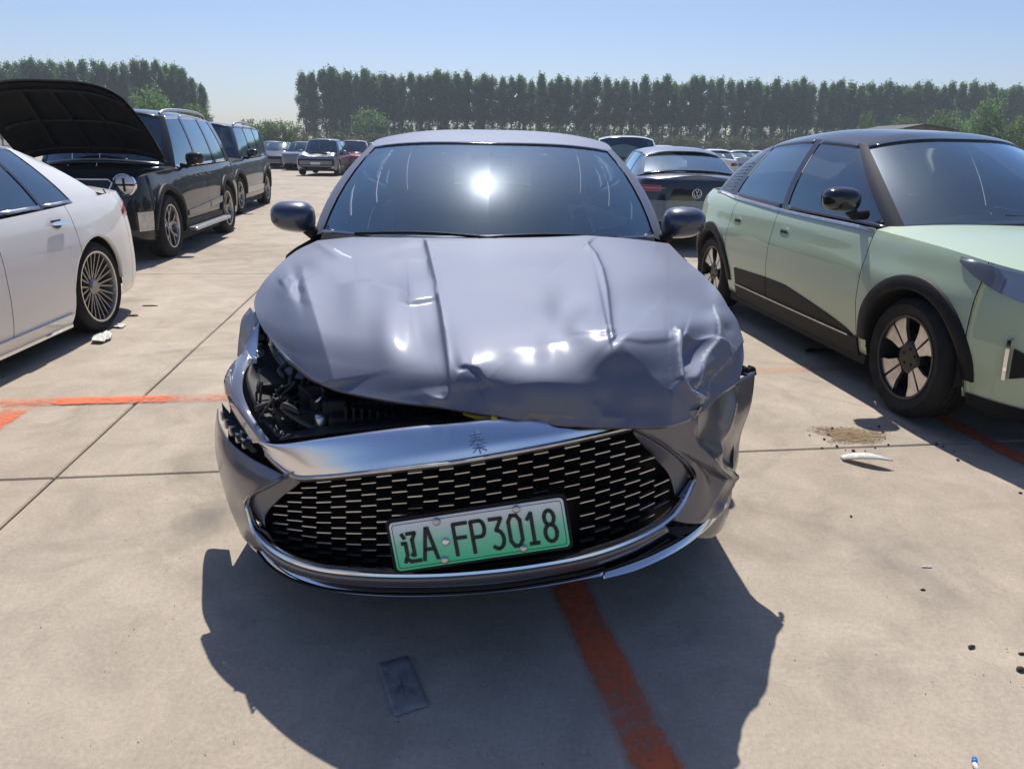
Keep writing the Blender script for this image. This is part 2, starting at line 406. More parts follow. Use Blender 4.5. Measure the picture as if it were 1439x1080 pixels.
def greenhouse(b, g, root, mats, name_roof='roof', step=.12, nw=9):
    """glasshouse and roof; g: dict of key points (see the cars)"""
    L2 = b.L/2; xg, xt, zb, rc = pch(g['xg']), pch(g['xt']), pch(g['zb']), pch(g['rc']); rd = g['rd']
    cols = []   # base, top, N, seg index
    segs = []   # names
    def topz(x, s): return rc(s)-rd*min(1.0, abs(x)/xt(s))**3
    s0b, xcb, scb, s0t, xct, sct = g['ws']; z0, z1 = g['wsz']
    nws = 10 if step < .2 else 5
    kb = g.get('bulge', .03)
    for i in range(nws+1):
        q = i/nws; xb = xcb*q; s = s0b+(scb-s0b)*q**2.2; xx = xct*q; ss = s0t+(sct-s0t)*q**2.2
        Nv = Vector((0, -.5, .6))*(1-q)*kb+Vector((.5, -.4, .4))*q*kb*.7
        cols.append((Vector((xb, s-L2, z0+(z1-z0)*q**2)), Vector((xx, ss-L2, topz(xx, ss))), Nv, 0))
    segs.append('windshield')
    keys = g['side']; pb = (xcb, scb); ptp = (xct, sct); nk = len(keys)
    # A pillar
    b0 = Vector((xg(keys[0][0]), keys[0][0]-L2, zb(keys[0][0]))); t0 = Vector((xt(keys[0][1]), keys[0][1]-L2, topz(9, keys[0][1])))
    B, T = cols[-1][0], cols[-1][1]
    for i in range(1, 4):
        q = i/3; qx = math.sin(q*math.pi/2); 
        bb = B.lerp(b0, q); bb.x = B.x+(b0.x-B.x)*qx; tt = T.lerp(t0, q); tt.x = T.x+(t0.x-T.x)*qx; tt.z = topz(tt.x, tt.y+L2)
        cols.append((bb, tt, Vector((.5, -.4, .4)).lerp(Vector((1, 0, .1)), q)*kb*.8, 1))
    segs.append('pillar')
    for k in range(nk-1):
        (sb0, st0, kind), (sb1, st1, _) = keys[k], keys[k+1]
        n = max(1, int(max(abs(sb1-sb0), abs(st1-st0))/step))
        for i in range(1, n+1):
            q = i/n; sb = sb0+(sb1-sb0)*q; st = st0+(st1-st0)*q
            cols.append((Vector((xg(sb), sb-L2, zb(sb))), Vector((xt(st), st-L2, topz(9, st))), Vector((1, 0, .1))*kb*.9, len(segs)))
        segs.append(kind)
    xrb, srb, r0b, xrt, srt, r0t = g['rw']; rz0, rz1 = g['rwz']
    B, T = cols[-1][0], cols[-1][1]; e0 = Vector((xrb, srb-L2, rz1)); e1 = Vector((xrt, srt-L2, topz(xrt, srt)))
    for i in range(1, 5):
        q = i/4; qs = 1-math.cos(q*math.pi/2)
        bb = B.lerp(e0, q); bb.x = B.x+(e0.x-B.x)*qs; tt = T.lerp(e1, q); tt.x = T.x+(e1.x-T.x)*qs; tt.z = topz(tt.x, tt.y+L2)
        cols.append((bb, tt, Vector((1, 0, .1)).lerp(Vector((.5, .4, .4)), q)*kb*.8, len(segs)))
    segs.append('pillar')
    for i in range(1, nws+1):
        q = 1-i/nws; xb = xrb*q; s = r0b+(srb-r0b)*q**2.2; xx = xrt*q; ss = r0t+(srt-r0t)*q**2.2
        cols.append((Vector((xb, s-L2, rz0+(rz1-rz0)*q**2)), Vector((xx, ss-L2, topz(xx, ss))), Vector((0, .4, .5))*kb*.7, len(segs)))
    segs.append('rear_window')
    m0, m1 = g.get('margin', (.07, .94))
    W = sorted(set([0, m0, m1, 1]+[m0+(m1-m0)*i/(nw-3) for i in range(1, nw-3)])); nw = len(W)
    def P(c, w, inn=0):
        Bv, Tv, Nv, _ = c; p = Bv.lerp(Tv, w)+Nv*(4*w*(1-w))
        if inn: p = p-Nv.normalized()*inn
        return p
    pcs = {}; made = {}
    for si, kind in enumerate(segs):
        idx = [i for i, c in enumerate(cols) if c[3] == si]; first = idx[0]-1 if si else idx[0]
        ii = [first]+idx if si else idx
        whole = kind in ('windshield', 'rear_window')
        if kind in ('windshield', 'rear_window', 'window'):
            gw = [j for j, w in enumerate(W) if m0-1e-6 <= w <= m1+1e-6]
            V = [P(cols[i], W[j], .006) for i in ii for j in gw]; Fc = [f[::-1] for f in gridf(len(ii), len(gw))]
            m = mats['ws'] if kind == 'windshield' else mats['glass']
            if whole:
                n0 = len(V); V2 = [(-v.x, v.y, v.z) for v in V]
                made.setdefault(kind, []).append(mesh(kind, V+V2, Fc+[tuple(i+n0 for i in f)[::-1] for f in Fc], m, root))
            else:
                made.setdefault(kind, []).append(mesh(kind, V, Fc, m, root)); made[kind].append(mesh(kind, [(-v.x, v.y, v.z) for v in V], [f[::-1] for f in Fc], m, root))
            rows = [(0, 1), (nw-2, nw-1)]; tkey = ('screen_frame', si, 0) if whole else ('window_frame', si)
            # the black band printed round the screen / rubber round the glass
        else:
            rows = [(j, j+1) for j in range(nw-1)]; tkey = ('door_frame' if kind == 'frame' else 'pillar', si)
        for sg in (1, -1):
            tgt = pcs.setdefault(tkey if len(tkey) == 3 else tkey+(sg,), MB()) if tkey[0] != 'window_frame' else None
            for a, c in zip(ii[:-1], ii[1:]):
                for ri, (j0, j1) in enumerate(rows):
                    if tkey[0] == 'window_frame': tgt = pcs.setdefault(tkey+(sg*(1+ri),), MB())
                    q = [P(cols[a], W[j0]), P(cols[a], W[j1]), P(cols[c], W[j1]), P(cols[c], W[j0])]
                    q = [Vector((v.x*sg, v.y, v.z)) for v in q]
                    tgt.add((q, [(0, 1, 2, 3)] if sg < 0 else [(3, 2, 1, 0)]))
    for (nm, _i, _s), mb in pcs.items():
        mt = dict(window_frame=mats['frame'], door_frame=M['gloss'], screen_frame=M['gloss'], pillar=mats['pillar'])[nm]
        if mb.V:
            o = mb.obj(nm, mt, root, True); bm = bmesh.new(); bm.from_mesh(o.data); bmesh.ops.remove_doubles(bm, verts=bm.verts, dist=.0004); bm.to_mesh(o.data); bm.free()
            made.setdefault(nm, []).append(o)
            if nm in ('window_frame', 'screen_frame'): solid(o, .012)
    # roof
    rr = 1-np.linspace(0, 1, 14)**1.3; V = []
    for c in cols:
        T = c[1]; s = T.y+L2
        xe = max(xt(s), 1e-6)
        for r in rr:
            x = T.x*r; V.append((x, T.y, rc(s)-rd*min(1.0, abs(x)/xe)**3))
    n0 = len(V); Fc = gridf(len(cols), len(rr))
    V += [(-x, y, z) for x, y, z in V]
    o = mesh(name_roof, V, [f[::-1] for f in Fc]+[tuple(i+n0 for i in f) for f in Fc], mats['roof'], root)
    made['roof'] = [o]; made['cols'] = cols; made['segs'] = segs; made['P'] = P
    return made

def wheel(root, x, y, R, width, rimR, style, side, res=40, steer=0.0, mats=None):
    """tyre, rim, disc; axle along x; side=+1 outer face towards +x"""
    w = empty('wheel', (x, y, R), 0, root); w.rotation_euler = (0, 0, steer)
    hw = width/2; sb = .012
    prof = [(rimR, -hw+.01), (rimR+.02, -hw), (R-.045, -hw-sb), (R-.018, -hw+.008), (R-.004, -hw*.72), (R, -hw*.4), (R, hw*.4), (R-.004, hw*.72), (R-.018, hw-.008), (R-.045, hw+sb), (rimR+.02, hw), (rimR, hw-.01), (rimR-.012, hw-.02)]
    if res >= 40:   # tread grooves
        prof = prof[:5]+[(R-.002, -hw*.55), (R-.010, -hw*.53), (R-.010, -hw*.45), (R, -hw*.43), (R, -hw*.2), (R-.010, -hw*.18), (R-.010, -hw*.08), (R, -hw*.06), (R, hw*.06), (R-.010, hw*.08), (R-.010, hw*.18), (R, hw*.2), (R, hw*.43), (R-.010, hw*.45), (R-.010, hw*.53), (R-.002, hw*.55)]+prof[7:]
    V, Fc = lathe(prof, res); V = [(v[0]*side, v[1], v[2]) for v in V]; Fc = Fc if side > 0 else [f[::-1] for f in Fc]
    es(mesh('tyre', V, [f[::-1] for f in Fc], M['tyre'], w), 50)
    # rim barrel and lip
    pr = [(rimR+.006, hw-.012), (rimR+.004, hw-.002), (rimR-.010, hw-.004), (rimR-.016, hw-.03), (rimR-.03, -hw+.03), (rimR-.01, -hw+.01)]
    V, Fc = lathe(pr, res); V = [(v[0]*side, v[1], v[2]) for v in V]; Fc = Fc if side > 0 else [f[::-1] for f in Fc]
    es(mesh('rim', V, [f[::-1] for f in Fc], M['alloy'] if style != 'cross' else M['alloydark'], w))
    # disc behind
    V, Fc = lathe([(.0, -.01), (rimR*.62, -.01), (rimR*.62, -.03), (0, -.03)], max(16, res//2)); V = [(v[0]*side, v[1], v[2]) for v in V]
    mesh('brake_disc', V, Fc, M['brakesteel'], w, False)
    V, Fc = lathe([(.0, -hw+.03), (rimR-.02, -hw+.03)], max(16, res//2)); V = [(v[0]*side, v[1], v[2]) for v in V]
    mesh('wheel_backing', V, Fc, M['inner'], w, False)
    face = MB(); dark = MB(); Ro = rimR-.008; xo = hw-.018
    def bar(a0, r0, w0, a1, r1, w1, x0, x1, th=.03):
        """tapered spoke from polar (a0,r0) to (a1,r1)"""
        p0 = Vector((0, math.cos(a0)*r0, math.sin(a0)*r0)); p1 = Vector((0, math.cos(a1)*r1, math.sin(a1)*r1)); d = (p1-p0).normalized(); n = Vector((0, -d.z, d.y))
        V = []
        for p, ww, xx in ((p0, w0, x0), (p1, w1, x1)):
            for q in (-1, 1):
                V.append(Vector((xx, 0, 0))+p+n*(q*ww/2)); 
            for q in (1, -1): V.append(Vector((xx-th, 0, 0))+p+n*(q*ww*.42))
        return [Vector((v.x*side, v.y, v.z)) for v in V], [(0, 1, 5, 4), (1, 2, 6, 5), (2, 3, 7, 6), (3, 0, 4, 7), (4, 5, 6, 7), (3, 2, 1, 0)]
    if style == 'multi':      # many thin paired spokes
        n = 12
        for k in range(n):
            a = 2*math.pi*k/n
            face.add(bar(a-.03, .05, .013, a-.16, Ro, .012, xo-.035, xo)); face.add(bar(a+.03, .05, .013, a+.10, Ro, .012, xo-.035, xo))
    elif style == 'cross':    # four wide two-tone blades pairs with black cross between
        n = 8
        for k in range(4):
            a = math.pi/4+k*math.pi/2
            for q in (-1, 1):
                V = []
                for r, d in ((.115, .12), (Ro*.62, .055)):
                    pass
                da = .035
                pts = [(a+q*da*2.0, .080), (a+q*(da+.0), Ro), (a+q*.20, Ro), (a+q*.36, Ro), (a+q*.50, Ro*.985), (a+q*.44, Ro*.72), (a+q*.46, .095)]
                o = [Vector((xo-.02*(1-r/Ro), math.cos(t)*r, math.sin(t)*r)) for t, r in pts]; i_ = [v-Vector((.02, 0, 0)) for v in o]; m = len(o)
                VV = [Vector((v.x*side, v.y, v.z)) for v in o+i_]
                face.add((VV, [tuple(range(m)) if q*side > 0 else tuple(range(m))[::-1]]+[(i, (i+1) % m, m+(i+1) % m, m+i) for i in range(m)]))
            dark.add(bar(a, .05, .10, a, Ro*.99, .17, xo-.06, xo-.03, .01))
        V, Fc = lathe([(.0, xo-.012), (.07, xo-.012), (.092, xo-.02), (.098, xo-.05)], 28); V = [(v[0]*side, v[1], v[2]) for v in V]; dark.add((V, Fc))
        for k in range(5):
            a = k*2*math.pi/5+.3; Vc, Fk = lathe([(0, 0), (.009, 0), (.009, -.02)], 8); dark.add(([Vector(((v[0]+xo-.006)*side, v[1]+math.cos(a)*.048, v[2]+math.sin(a)*.048)) for v in Vc], Fk))
    elif style == 'y':        # split five-spoke
        for k in range(5):
            a = 2*math.pi*k/5+.3
            face.add(bar(a, .04, .05, a, Ro*.55, .045, xo-.03, xo-.012)); face.add(bar(a, Ro*.5, .03, a-.30, Ro, .03, xo-.014, xo)); face.add(bar(a, Ro*.5, .03, a+.30, Ro, .03, xo-.014, xo))
            dark.add(bar(a+.63, .06, .02, a+.63, Ro, .03, xo-.05, xo-.02))
    else:
        for k in range(10):
            a = 2*math.pi*k/10; face.add(bar(a, .04, .03, a, Ro, .03, xo-.03, xo))
    V, Fc = lathe([(.0, xo-.016), (.05, xo-.016), (.065, xo-.03), (.065, xo-.06)], 20); V = [(v[0]*side, v[1], v[2]) for v in V]
    (dark if style == 'cross' else face).add((V, Fc))
    face.obj('spokes', M['alloygrey'] if style in ('multi', 'y') else M['alloy'], w, False)
    if dark.V: dark.obj('spoke_inlay', M['alloydark'], w, False)
    return w

def mirror_unit(root, x, y, z, side, mat, sz=(.21, .12, .13), arm=None):
    """door mirror: shaped shell, glass at the back, arm"""
    V = []; nu, nv = 20, 12
    for i in range(nu):
        for j in range(nv+1):
            a = 2*math.pi*i/nu; t = math.pi*j/nv
            cx, sx = math.cos(a), math.sin(a)
            px = math.copysign(abs(math.sin(t)*cx)**.68, cx)*sz[0]/2; pz = math.copysign(abs(math.sin(t)*sx)**.75, sx)*sz[2]/2; py = -math.cos(t)
            py = py*sz[1]*(.62 if py < 0 else .25)
            px *= 1-.10*(py/sz[1]); pz *= 1-.12*(px/sz[0])*1.2
            V.append((x+side*(px+.0), y+py, z+pz+.01*(px/sz[0])))
    Fc = []
    for i in range(nu):
        k = (i+1) % nu
        for j in range(nv): Fc.append((i*(nv+1)+j, k*(nv+1)+j, k*(nv+1)+j+1, i*(nv+1)+j+1))
    sm = mesh('side_mirror', V, Fc if side > 0 else [f[::-1] for f in Fc], mat, root)
    g = MB(); 
    n = 20; VV = [(x+side*.43*sz[0]*math.copysign(abs(math.cos(2*math.pi*i/n))**.7, math.cos(2*math.pi*i/n)), y+sz[1]*.27, z+.40*sz[2]*math.copysign(abs(math.sin(2*math.pi*i/n))**.7, math.sin(2*math.pi*i/n))) for i in range(n)]
    g.add((VV, [tuple(range(n))])); g.obj('mirror_glass', M['mirrorglass'], sm)
    a = arm or (x-side*.16, y+.02, z-.10)
    V, Fc = tube([(x-side*sz[0]*.25, y, z-sz[2]*.30), (x-side*sz[0]*.48, y+.005, z-sz[2]*.62), a], [.035, .03, .034], 8)
    V = [Vector((v.x, y+(v.y-y)*1.25, v.z)) for v in V]
    mesh('mirror_arm', V, Fc, M['plastic'], sm)
    return sm

def interior(root, b, xw, zf, s_dash, s_seat, zt, wheel_side=1, rear=None, s_end=None, dz=.95, dashf=None):
    L2 = b.L/2
    d = MB(); d.add(box((0, s_dash+.22-L2, dz-.14), (xw*2, .42, .26))); 
    o = d.obj('dashboard', M['dash'], root); bev(o, .06, 3)
    for sx in (-1, 1):
        m = MB(); m.add(box((sx*.37, s_seat-L2, zf+.18), (.5, .5, .2)))
        m.add(box((sx*.37, s_seat+.3-L2, zf+.52), (.5, .14, .62), Matrix.Rotation(rad(-16), 3, 'X')))
        m.add(box((sx*.37, s_seat+.42-L2, zf+.90), (.26, .1, .18), Matrix.Rotation(rad(-10), 3, 'X')))
        o = m.obj('seat', M['seat'], root); bev(o, .05, 3)
    if rear:
        m = MB(); m.add(box((0, rear-L2, zf+.18), (1.25, .5, .2))); m.add(box((0, rear+.3-L2, zf+.48), (1.25, .14, .56), Matrix.Rotation(rad(-20), 3, 'X')))
        for sx in (-.4, .4): m.add(box((sx, rear+.42-L2, zf+.80), (.24, .1, .14)))
        o = m.obj('rear_seat', M['seat'], root); bev(o, .05, 3)
    # steering wheel
    c = Vector((wheel_side*.37, s_dash+.55-L2, dz+.0)); R = Matrix.Rotation(rad(65), 3, 'X')
    V, Fc = tube([c+R @ Vector((math.cos(t)*.185, math.sin(t)*.185, 0)) for t in np.linspace(0, 2*math.pi, 28, endpoint=False)], .015, 8, True)
    m = MB(); m.add((V, Fc)); m.add(box(c+R @ Vector((0, -.02, -.02)), (.16, .12, .05), R)); m.add(box(c, (.34, .035, .02), R)); m.obj('steering_wheel', M['plastic'], root)
    f = MB(); f.add(box((0, b.L/2+.1-L2+.0, zf-.04), (xw*2+.1, b.L*.52, .04))); f.obj('cabin_floor', M['inner'], root)

def underbody(root, b, xw, z0=.17, z1=.5):
    m = MB(); L = b.L; L2 = L/2; w0, w1 = b.wheels; r = b.Ra
    m.add(box((0, (w0+w1)/2-L2, (z0+z1)/2), (2*xw-.12, w1-w0-2*r-.04, z1-z0)))
    m.add(box((0, 0, (z0+.05+z1)/2), (2*(xw-.36), L-.6, z1-z0-.05)))
    m.obj('underbody', M['inner'], root)
    for sw in b.wheels:     # wheel housings, open below
        for sg in (1, -1):
            V = []; th = np.linspace(-.12, math.pi+.12, 17)
            for t in th:
                for x in (xw-.035, xw-.34): V.append((sg*x, sw-L2+math.cos(t)*(r+.006), b.R+math.sin(t)*(r+.006)))
            Fc = gridf(len(th), 2); n0 = len(V); c = len(V)
            V.append((sg*(xw-.34), sw-L2, b.R)); Fc += [(c, i*2+1, (i+1)*2+1) for i in range(len(th)-1)]
            mesh('wheel_housing', V, Fc, M['inner'], root)
# ------------------------------------------------------------------ setting: ground, slabs, paint lines
def concrete():
    m, nt, b, out = newmat('concrete'); L = nt.links.new
    geo = N(nt, 'ShaderNodeNewGeometry')
    def nz(scale, det=6, rough=.55, dist=0):
        n = N(nt, 'ShaderNodeTexNoise'); n.inputs['Scale'].default_value = scale; n.inputs['Detail'].default_value = det; n.inputs['Roughness'].default_value = rough; n.inputs['Distortion'].default_value = dist
        L(geo.outputs['Position'], n.inputs['Vector']); return n
    def ramp(src, a, b_, c, d):
        r = N(nt, 'ShaderNodeMapRange'); r.inputs[1].default_value = a; r.inputs[2].default_value = b_; r.inputs[3].default_value = c; r.inputs[4].default_value = d; L(src, r.inputs[0]); return r.outputs[0]
    big = nz(.55, 5, .6, .4); mid = nz(3.2, 8, .68, .6); fine = nz(70, 5, .7); grain = nz(260, 3, .8); stain = nz(1.3, 6, .62, 1.0)
    base = N(nt, 'ShaderNodeMix', data_type='RGBA'); L(ramp(big.outputs[0], .35, .68, 0, 1), base.inputs[0])
    base.inputs[6].default_value = (.405, .338, .262, 1); base.inputs[7].default_value = (.49, .422, .335, 1)
    def mul(colsock, fac):
        v = N(nt, 'ShaderNodeMix', data_type='RGBA', blend_type='MULTIPLY'); v.inputs[0].default_value = 1; L(colsock, v.inputs[6])
        c = N(nt, 'ShaderNodeCombineColor'); L(fac, c.inputs[0]); L(fac, c.inputs[1]); L(fac, c.inputs[2]); L(c.outputs[0], v.inputs[7]); return v.outputs[2]
    c = mul(base.outputs[2], ramp(mid.outputs[0], .3, .7, .80, 1.12))
    c = mul(c, ramp(fine.outputs[0], .3, .7, .86, 1.12))
    c = mul(c, ramp(grain.outputs[0], .3, .7, .88, 1.12))
    st = N(nt, 'ShaderNodeMix', data_type='RGBA'); L(ramp(stain.outputs[0], .54, .70, 0, .42), st.inputs[0]); L(c, st.inputs[6]); st.inputs[7].default_value = (.15, .135, .12, 1)
    c = st.outputs[2]
    # reddish dust patches
    rd = nz(.35, 4, .5, .8); r2 = N(nt, 'ShaderNodeMix', data_type='RGBA'); L(ramp(rd.outputs[0], .56, .70, 0, .22), r2.inputs[0]); L(c, r2.inputs[6]); r2.inputs[7].default_value = (.40, .27, .19, 1)
    c = r2.outputs[2]
    # oil and tyre smudges where the yard has them
    for (sx, sy), sr, sa in (((296, 722), .16, .55), ((1265, 765), .26, .15), ((1330, 845), .13, .18), ((1200, 610), .55, .08), ((60, 800), .5, .08), ((1180, 960), .35, .07), ((250, 560), .4, .13), ((420, 300), .9, .15), ((350, 355), 1.2, .14)):
        ctr = atz(sx, sy); vm = N(nt, 'ShaderNodeVectorMath', operation='DISTANCE'); L(geo.outputs['Position'], vm.inputs[0]); vm.inputs[1].default_value = tuple(ctr)
        wn_ = N(nt, 'ShaderNodeMath', operation='MULTIPLY_ADD'); L(mid.outputs[0], wn_.inputs[0]); wn_.inputs[1].default_value = sr*1.6; L(vm.outputs['Value'], wn_.inputs[2])
        sm_ = N(nt, 'ShaderNodeMix', data_type='RGBA'); L(ramp(wn_.outputs[0], sr*.9, sr*1.9, sa, 0), sm_.inputs[0]); L(c, sm_.inputs[6]); sm_.inputs[7].default_value = (.10, .09, .085, 1); c = sm_.outputs[2]
    # small round spots
    vo = N(nt, 'ShaderNodeTexVoronoi'); vo.inputs['Scale'].default_value = 3.2; L(geo.outputs['Position'], vo.inputs['Vector'])
    sp = N(nt, 'ShaderNodeMix', data_type='RGBA'); L(ramp(vo.outputs['Distance'], .01, .03, .22, 0), sp.inputs[0]); L(c, sp.inputs[6]); sp.inputs[7].default_value = (.10, .085, .07, 1)
    L(sp.outputs[2], b.inputs['Base Color']); b.inputs['Roughness'].default_value = .86; b.inputs['Specular IOR Level'].default_value = .3
    bp = N(nt, 'ShaderNodeBump'); bp.inputs['Strength'].default_value = .35; bp.inputs['Distance'].default_value = .004; L(fine.outputs[0], bp.inputs['Height'])
    b2 = N(nt, 'ShaderNodeBump'); b2.inputs['Strength'].default_value = .3; b2.inputs['Distance'].default_value = .0015; L(grain.outputs[0], b2.inputs['Height']); L(bp.outputs[0], b2.inputs['Normal']); L(b2.outputs[0], b.inputs['Normal'])
    return m
M['concrete'] = concrete()
M['joint'] = plain('joint_filler', (.05, .042, .035), .9, noise=.3)
def orange():
    m, nt, b, out = newmat('orange_line_paint'); L = nt.links.new
    b.inputs['Base Color'].default_value = (.78, .16, .055, 1); b.inputs['Roughness'].default_value = .75
    geo = N(nt, 'ShaderNodeNewGeometry'); tr = N(nt, 'ShaderNodeBsdfTransparent'); mx = N(nt, 'ShaderNodeMixShader')
    n1 = N(nt, 'ShaderNodeTexNoise'); n1.inputs['Scale'].default_value = 30; n1.inputs['Detail'].default_value = 9; n1.inputs['Roughness'].default_value = .75; L(geo.outputs['Position'], n1.inputs['Vector'])
    n2 = N(nt, 'ShaderNodeTexNoise'); n2.inputs['Scale'].default_value = 2.5; n2.inputs['Detail'].default_value = 4; L(geo.outputs['Position'], n2.inputs['Vector'])
    at_ = N(nt, 'ShaderNodeAttribute'); at_.attribute_name = 'edge'
    a = N(nt, 'ShaderNodeMath', operation='ADD'); L(n1.outputs[0], a.inputs[0]); L(n2.outputs[0], a.inputs[1])
    a2 = N(nt, 'ShaderNodeMath', operation='ADD'); L(a.outputs[0], a2.inputs[0]); L(at_.outputs['Fac'], a2.inputs[1])
    r = N(nt, 'ShaderNodeMapRange'); r.inputs[1].default_value = .92; r.inputs[2].default_value = 1.22; r.inputs[3].default_value = .12; r.inputs[4].default_value = .95; L(a2.outputs[0], r.inputs[0])
    L(r.outputs[0], mx.inputs[0]); L(tr.outputs[0], mx.inputs[1]); L(b.outputs[0], mx.inputs[2]); L(mx.outputs[0], out.inputs['Surface'])
    return m
M['orange'] = orange()
gm, gnt, gb, gout = newmat('far_field'); 
tg = N(gnt, 'ShaderNodeTexNoise'); tg.inputs['Scale'].default_value = .05; tg.inputs['Detail'].default_value = 6
gg = N(gnt, 'ShaderNodeNewGeometry'); gnt.links.new(gg.outputs['Position'], tg.inputs['Vector'])
gr_ = N(gnt, 'ShaderNodeMix', data_type='RGBA'); gr_.inputs[6].default_value = (.10, .11, .04, 1); gr_.inputs[7].default_value = (.22, .18, .12, 1)
gnt.links.new(tg.outputs[0], gr_.inputs[0]); gnt.links.new(gr_.outputs[2], gb.inputs['Base Color']); gb.inputs['Roughness'].default_value = .95

YAW = rad(7.6); ax_u = Vector((math.cos(YAW), math.sin(YAW), 0)); ax_v = Vector((-math.sin(YAW), math.cos(YAW), 0))
def uv2w(u, v, z=0): return ax_u*u+ax_v*v+Vector((0, 0, z))
g = mesh('field', [(-900, -900, -.05), (900, -900, -.05), (900, 1500, -.05), (-900, 1500, -.05)], [(0, 1, 2, 3)], gm, None, False); tag(g, kind='structure')
# concrete yard sheet below the slabs; joints show its dark filler
yard = mesh('ground', [tuple(uv2w(u, v, -.022)) for u, v in ((-150, -60), (150, -60), (150, 120), (-150, 120))], [(0, 1, 2, 3)], M['concrete'], None, False); tag(yard, kind='structure')
SU, SV = 5.35, 5.3; U0, V0 = -1.62, 3.08
floor_ = empty('pavement'); tag(floor_, kind='structure')
jf = mesh('joint_filler', [tuple(uv2w(u, v, -.014)) for u, v in ((U0-3*SU+.1, V0-SV+.1), (U0+4*SU-.1, V0-SV+.1), (U0+4*SU-.1, V0+6*SV-.1), (U0-3*SU+.1, V0+6*SV-.1))], [(0, 1, 2, 3)], M['joint'], floor_, False)
def slab_mesh(w, h, seed):
    rnd = random.Random(seed); V = []; j = .005; bv = .006
    def edge(p, q, n):
        return [(p[0]+(q[0]-p[0])*i/n, p[1]+(q[1]-p[1])*i/n) for i in range(n)]
    ring = edge((j, j), (w-j, j), 14)+edge((w-j, j), (w-j, h-j), 14)+edge((w-j, h-j), (j, h-j), 14)+edge((j, h-j), (j, j), 14)
    n = len(ring); cx, cy = w/2, h/2
    wob = [rnd.uniform(-.0035, .0015) for _ in ring]
    def ins(p, d): 
        x = min(max(p[0], j+d), w-j-d); y = min(max(p[1], j+d), h-j-d); return x, y
    V += [(x, y, -.02) for x, y in ring]
    V += [(*ins(p, max(0, -wob[i])), -bv) for i, p in enumerate(ring)]
    V += [(*ins(p, bv+max(0, -wob[i])), 0) for i, p in enumerate(ring)]
    Fc = []
    for r in range(2):
        for i in range(n): Fc.append((r*n+i, r*n+(i+1) % n, (r+1)*n+(i+1) % n, (r+1)*n+i))
    Fc.append(tuple(2*n+i for i in range(n)))
    me = bpy.data.meshes.new('slab'); me.from_pydata(V, [], Fc); me.materials.append(M['concrete']); return me
sms = [slab_mesh(SU, SV, k) for k in range(3)]
for i in range(-3, 4):
    for j in range(-1, 6):
        o = bpy.data.objects.new('slab', sms[(i*2+j) % 3]); link(o, floor_)
        o.location = uv2w(U0+i*SU, V0+j*SV, 0); o.rotation_euler = (0, 0, YAW)
def line_strip(p, q, w, z=.004, name='painted_line', worn=0.0):
    p = Vector((*p[:2], 0)); q = Vector((*q[:2], 0)); d = (q-p).normalized(); n = Vector((-d.y, d.x, 0)); L = (q-p).length; ns = max(2, int(L/.12)); V = []; nw = 8; E_ = []
    for i in range(ns+1):
        for j in range(nw+1):
            t = j/nw*2-1; V.append(tuple(p+d*(L*i/ns)+n*(t*w/2)+Vector((0, 0, z)))); e = .18-worn-.75*max(0, abs(t)-.72)/.28 - (.5 if i in (0, ns) else 0); E_.append(e)
    o = mesh(name, V, [f[::-1] for f in gridf(ns+1, nw+1)], M['orange'], None, False); tag(o, kind='structure')
    at_ = o.data.attributes.new('edge', 'FLOAT', 'POINT'); at_.data.foreach_set('value', E_)
    return o
# stall lines measured on the ground
a1 = atz(822, 870); a2 = atz(916, 1064); d = (a2-a1).normalized(); dv = -d
p0 = a1-d*(-.0)
line_strip(a2+d*1.0, a1-d*2.6, .15)
lx = atz(38, 566); line_strip(lx-ax_v*3.2+ax_u*.0, lx, .17, .004, worn=.10)
line_strip(lx-ax_u*9+Vector((0, 0, 0)), lx+ax_u*1.75, .15, .008, worn=.10)
t2_ = atz(1150, 519); line_strip(t2_-ax_u*2.2, t2_+ax_u*5, .12, .008, worn=.26)
rr_ = atz(1425, 640); line_strip(rr_-ax_v*2.2, rr_+ax_v*1.1, .13)

# ------------------------------------------------------------------ vegetation
def leafmat(name, c1, c2, trans=.25):
    m, nt, b, out = newmat(name); L = nt.links.new
    oi = N(nt, 'ShaderNodeObjectInfo'); geo = N(nt, 'ShaderNodeNewGeometry'); tc = N(nt, 'ShaderNodeTexCoord')
    nz = N(nt, 'ShaderNodeTexNoise'); nz.inputs['Scale'].default_value = .9; nz.inputs['Detail'].default_value = 4; L(tc.outputs['Object'], nz.inputs['Vector'])
    ad = N(nt, 'ShaderNodeMath', operation='MULTIPLY_ADD'); ad.inputs[1].default_value = .6; L(geo.outputs['Random Per Island'], ad.inputs[0]); L(nz.outputs[0], ad.inputs[2])
    a2 = N(nt, 'ShaderNodeMath', operation='MULTIPLY_ADD'); a2.inputs[1].default_value = .3; L(oi.outputs['Random'], a2.inputs[0]); L(ad.outputs[0], a2.inputs[2])
    mr = N(nt, 'ShaderNodeMapRange'); mr.inputs[1].default_value = .45; mr.inputs[2].default_value = 1.35; L(a2.outputs[0], mr.inputs[0])
    mx = N(nt, 'ShaderNodeMix', data_type='RGBA'); mx.inputs[6].default_value = (*c1, 1); mx.inputs[7].default_value = (*c2, 1); L(mr.outputs[0], mx.inputs[0])
    L(mx.outputs[2], b.inputs['Base Color']); b.inputs['Roughness'].default_value = .55; b.inputs['Specular IOR Level'].default_value = .25
    tl = N(nt, 'ShaderNodeBsdfTranslucent'); L(mx.outputs[2], tl.inputs['Color']); ms = N(nt, 'ShaderNodeMixShader'); ms.inputs[0].default_value = trans
    L(b.outputs[0], ms.inputs[1]); L(tl.outputs[0], ms.inputs[2]); L(ms.outputs[0], out.inputs['Surface'])
    return m
M['leaf_dark'] = leafmat('poplar_leaves', (.085, .165, .062), (.17, .29, .10), .6)
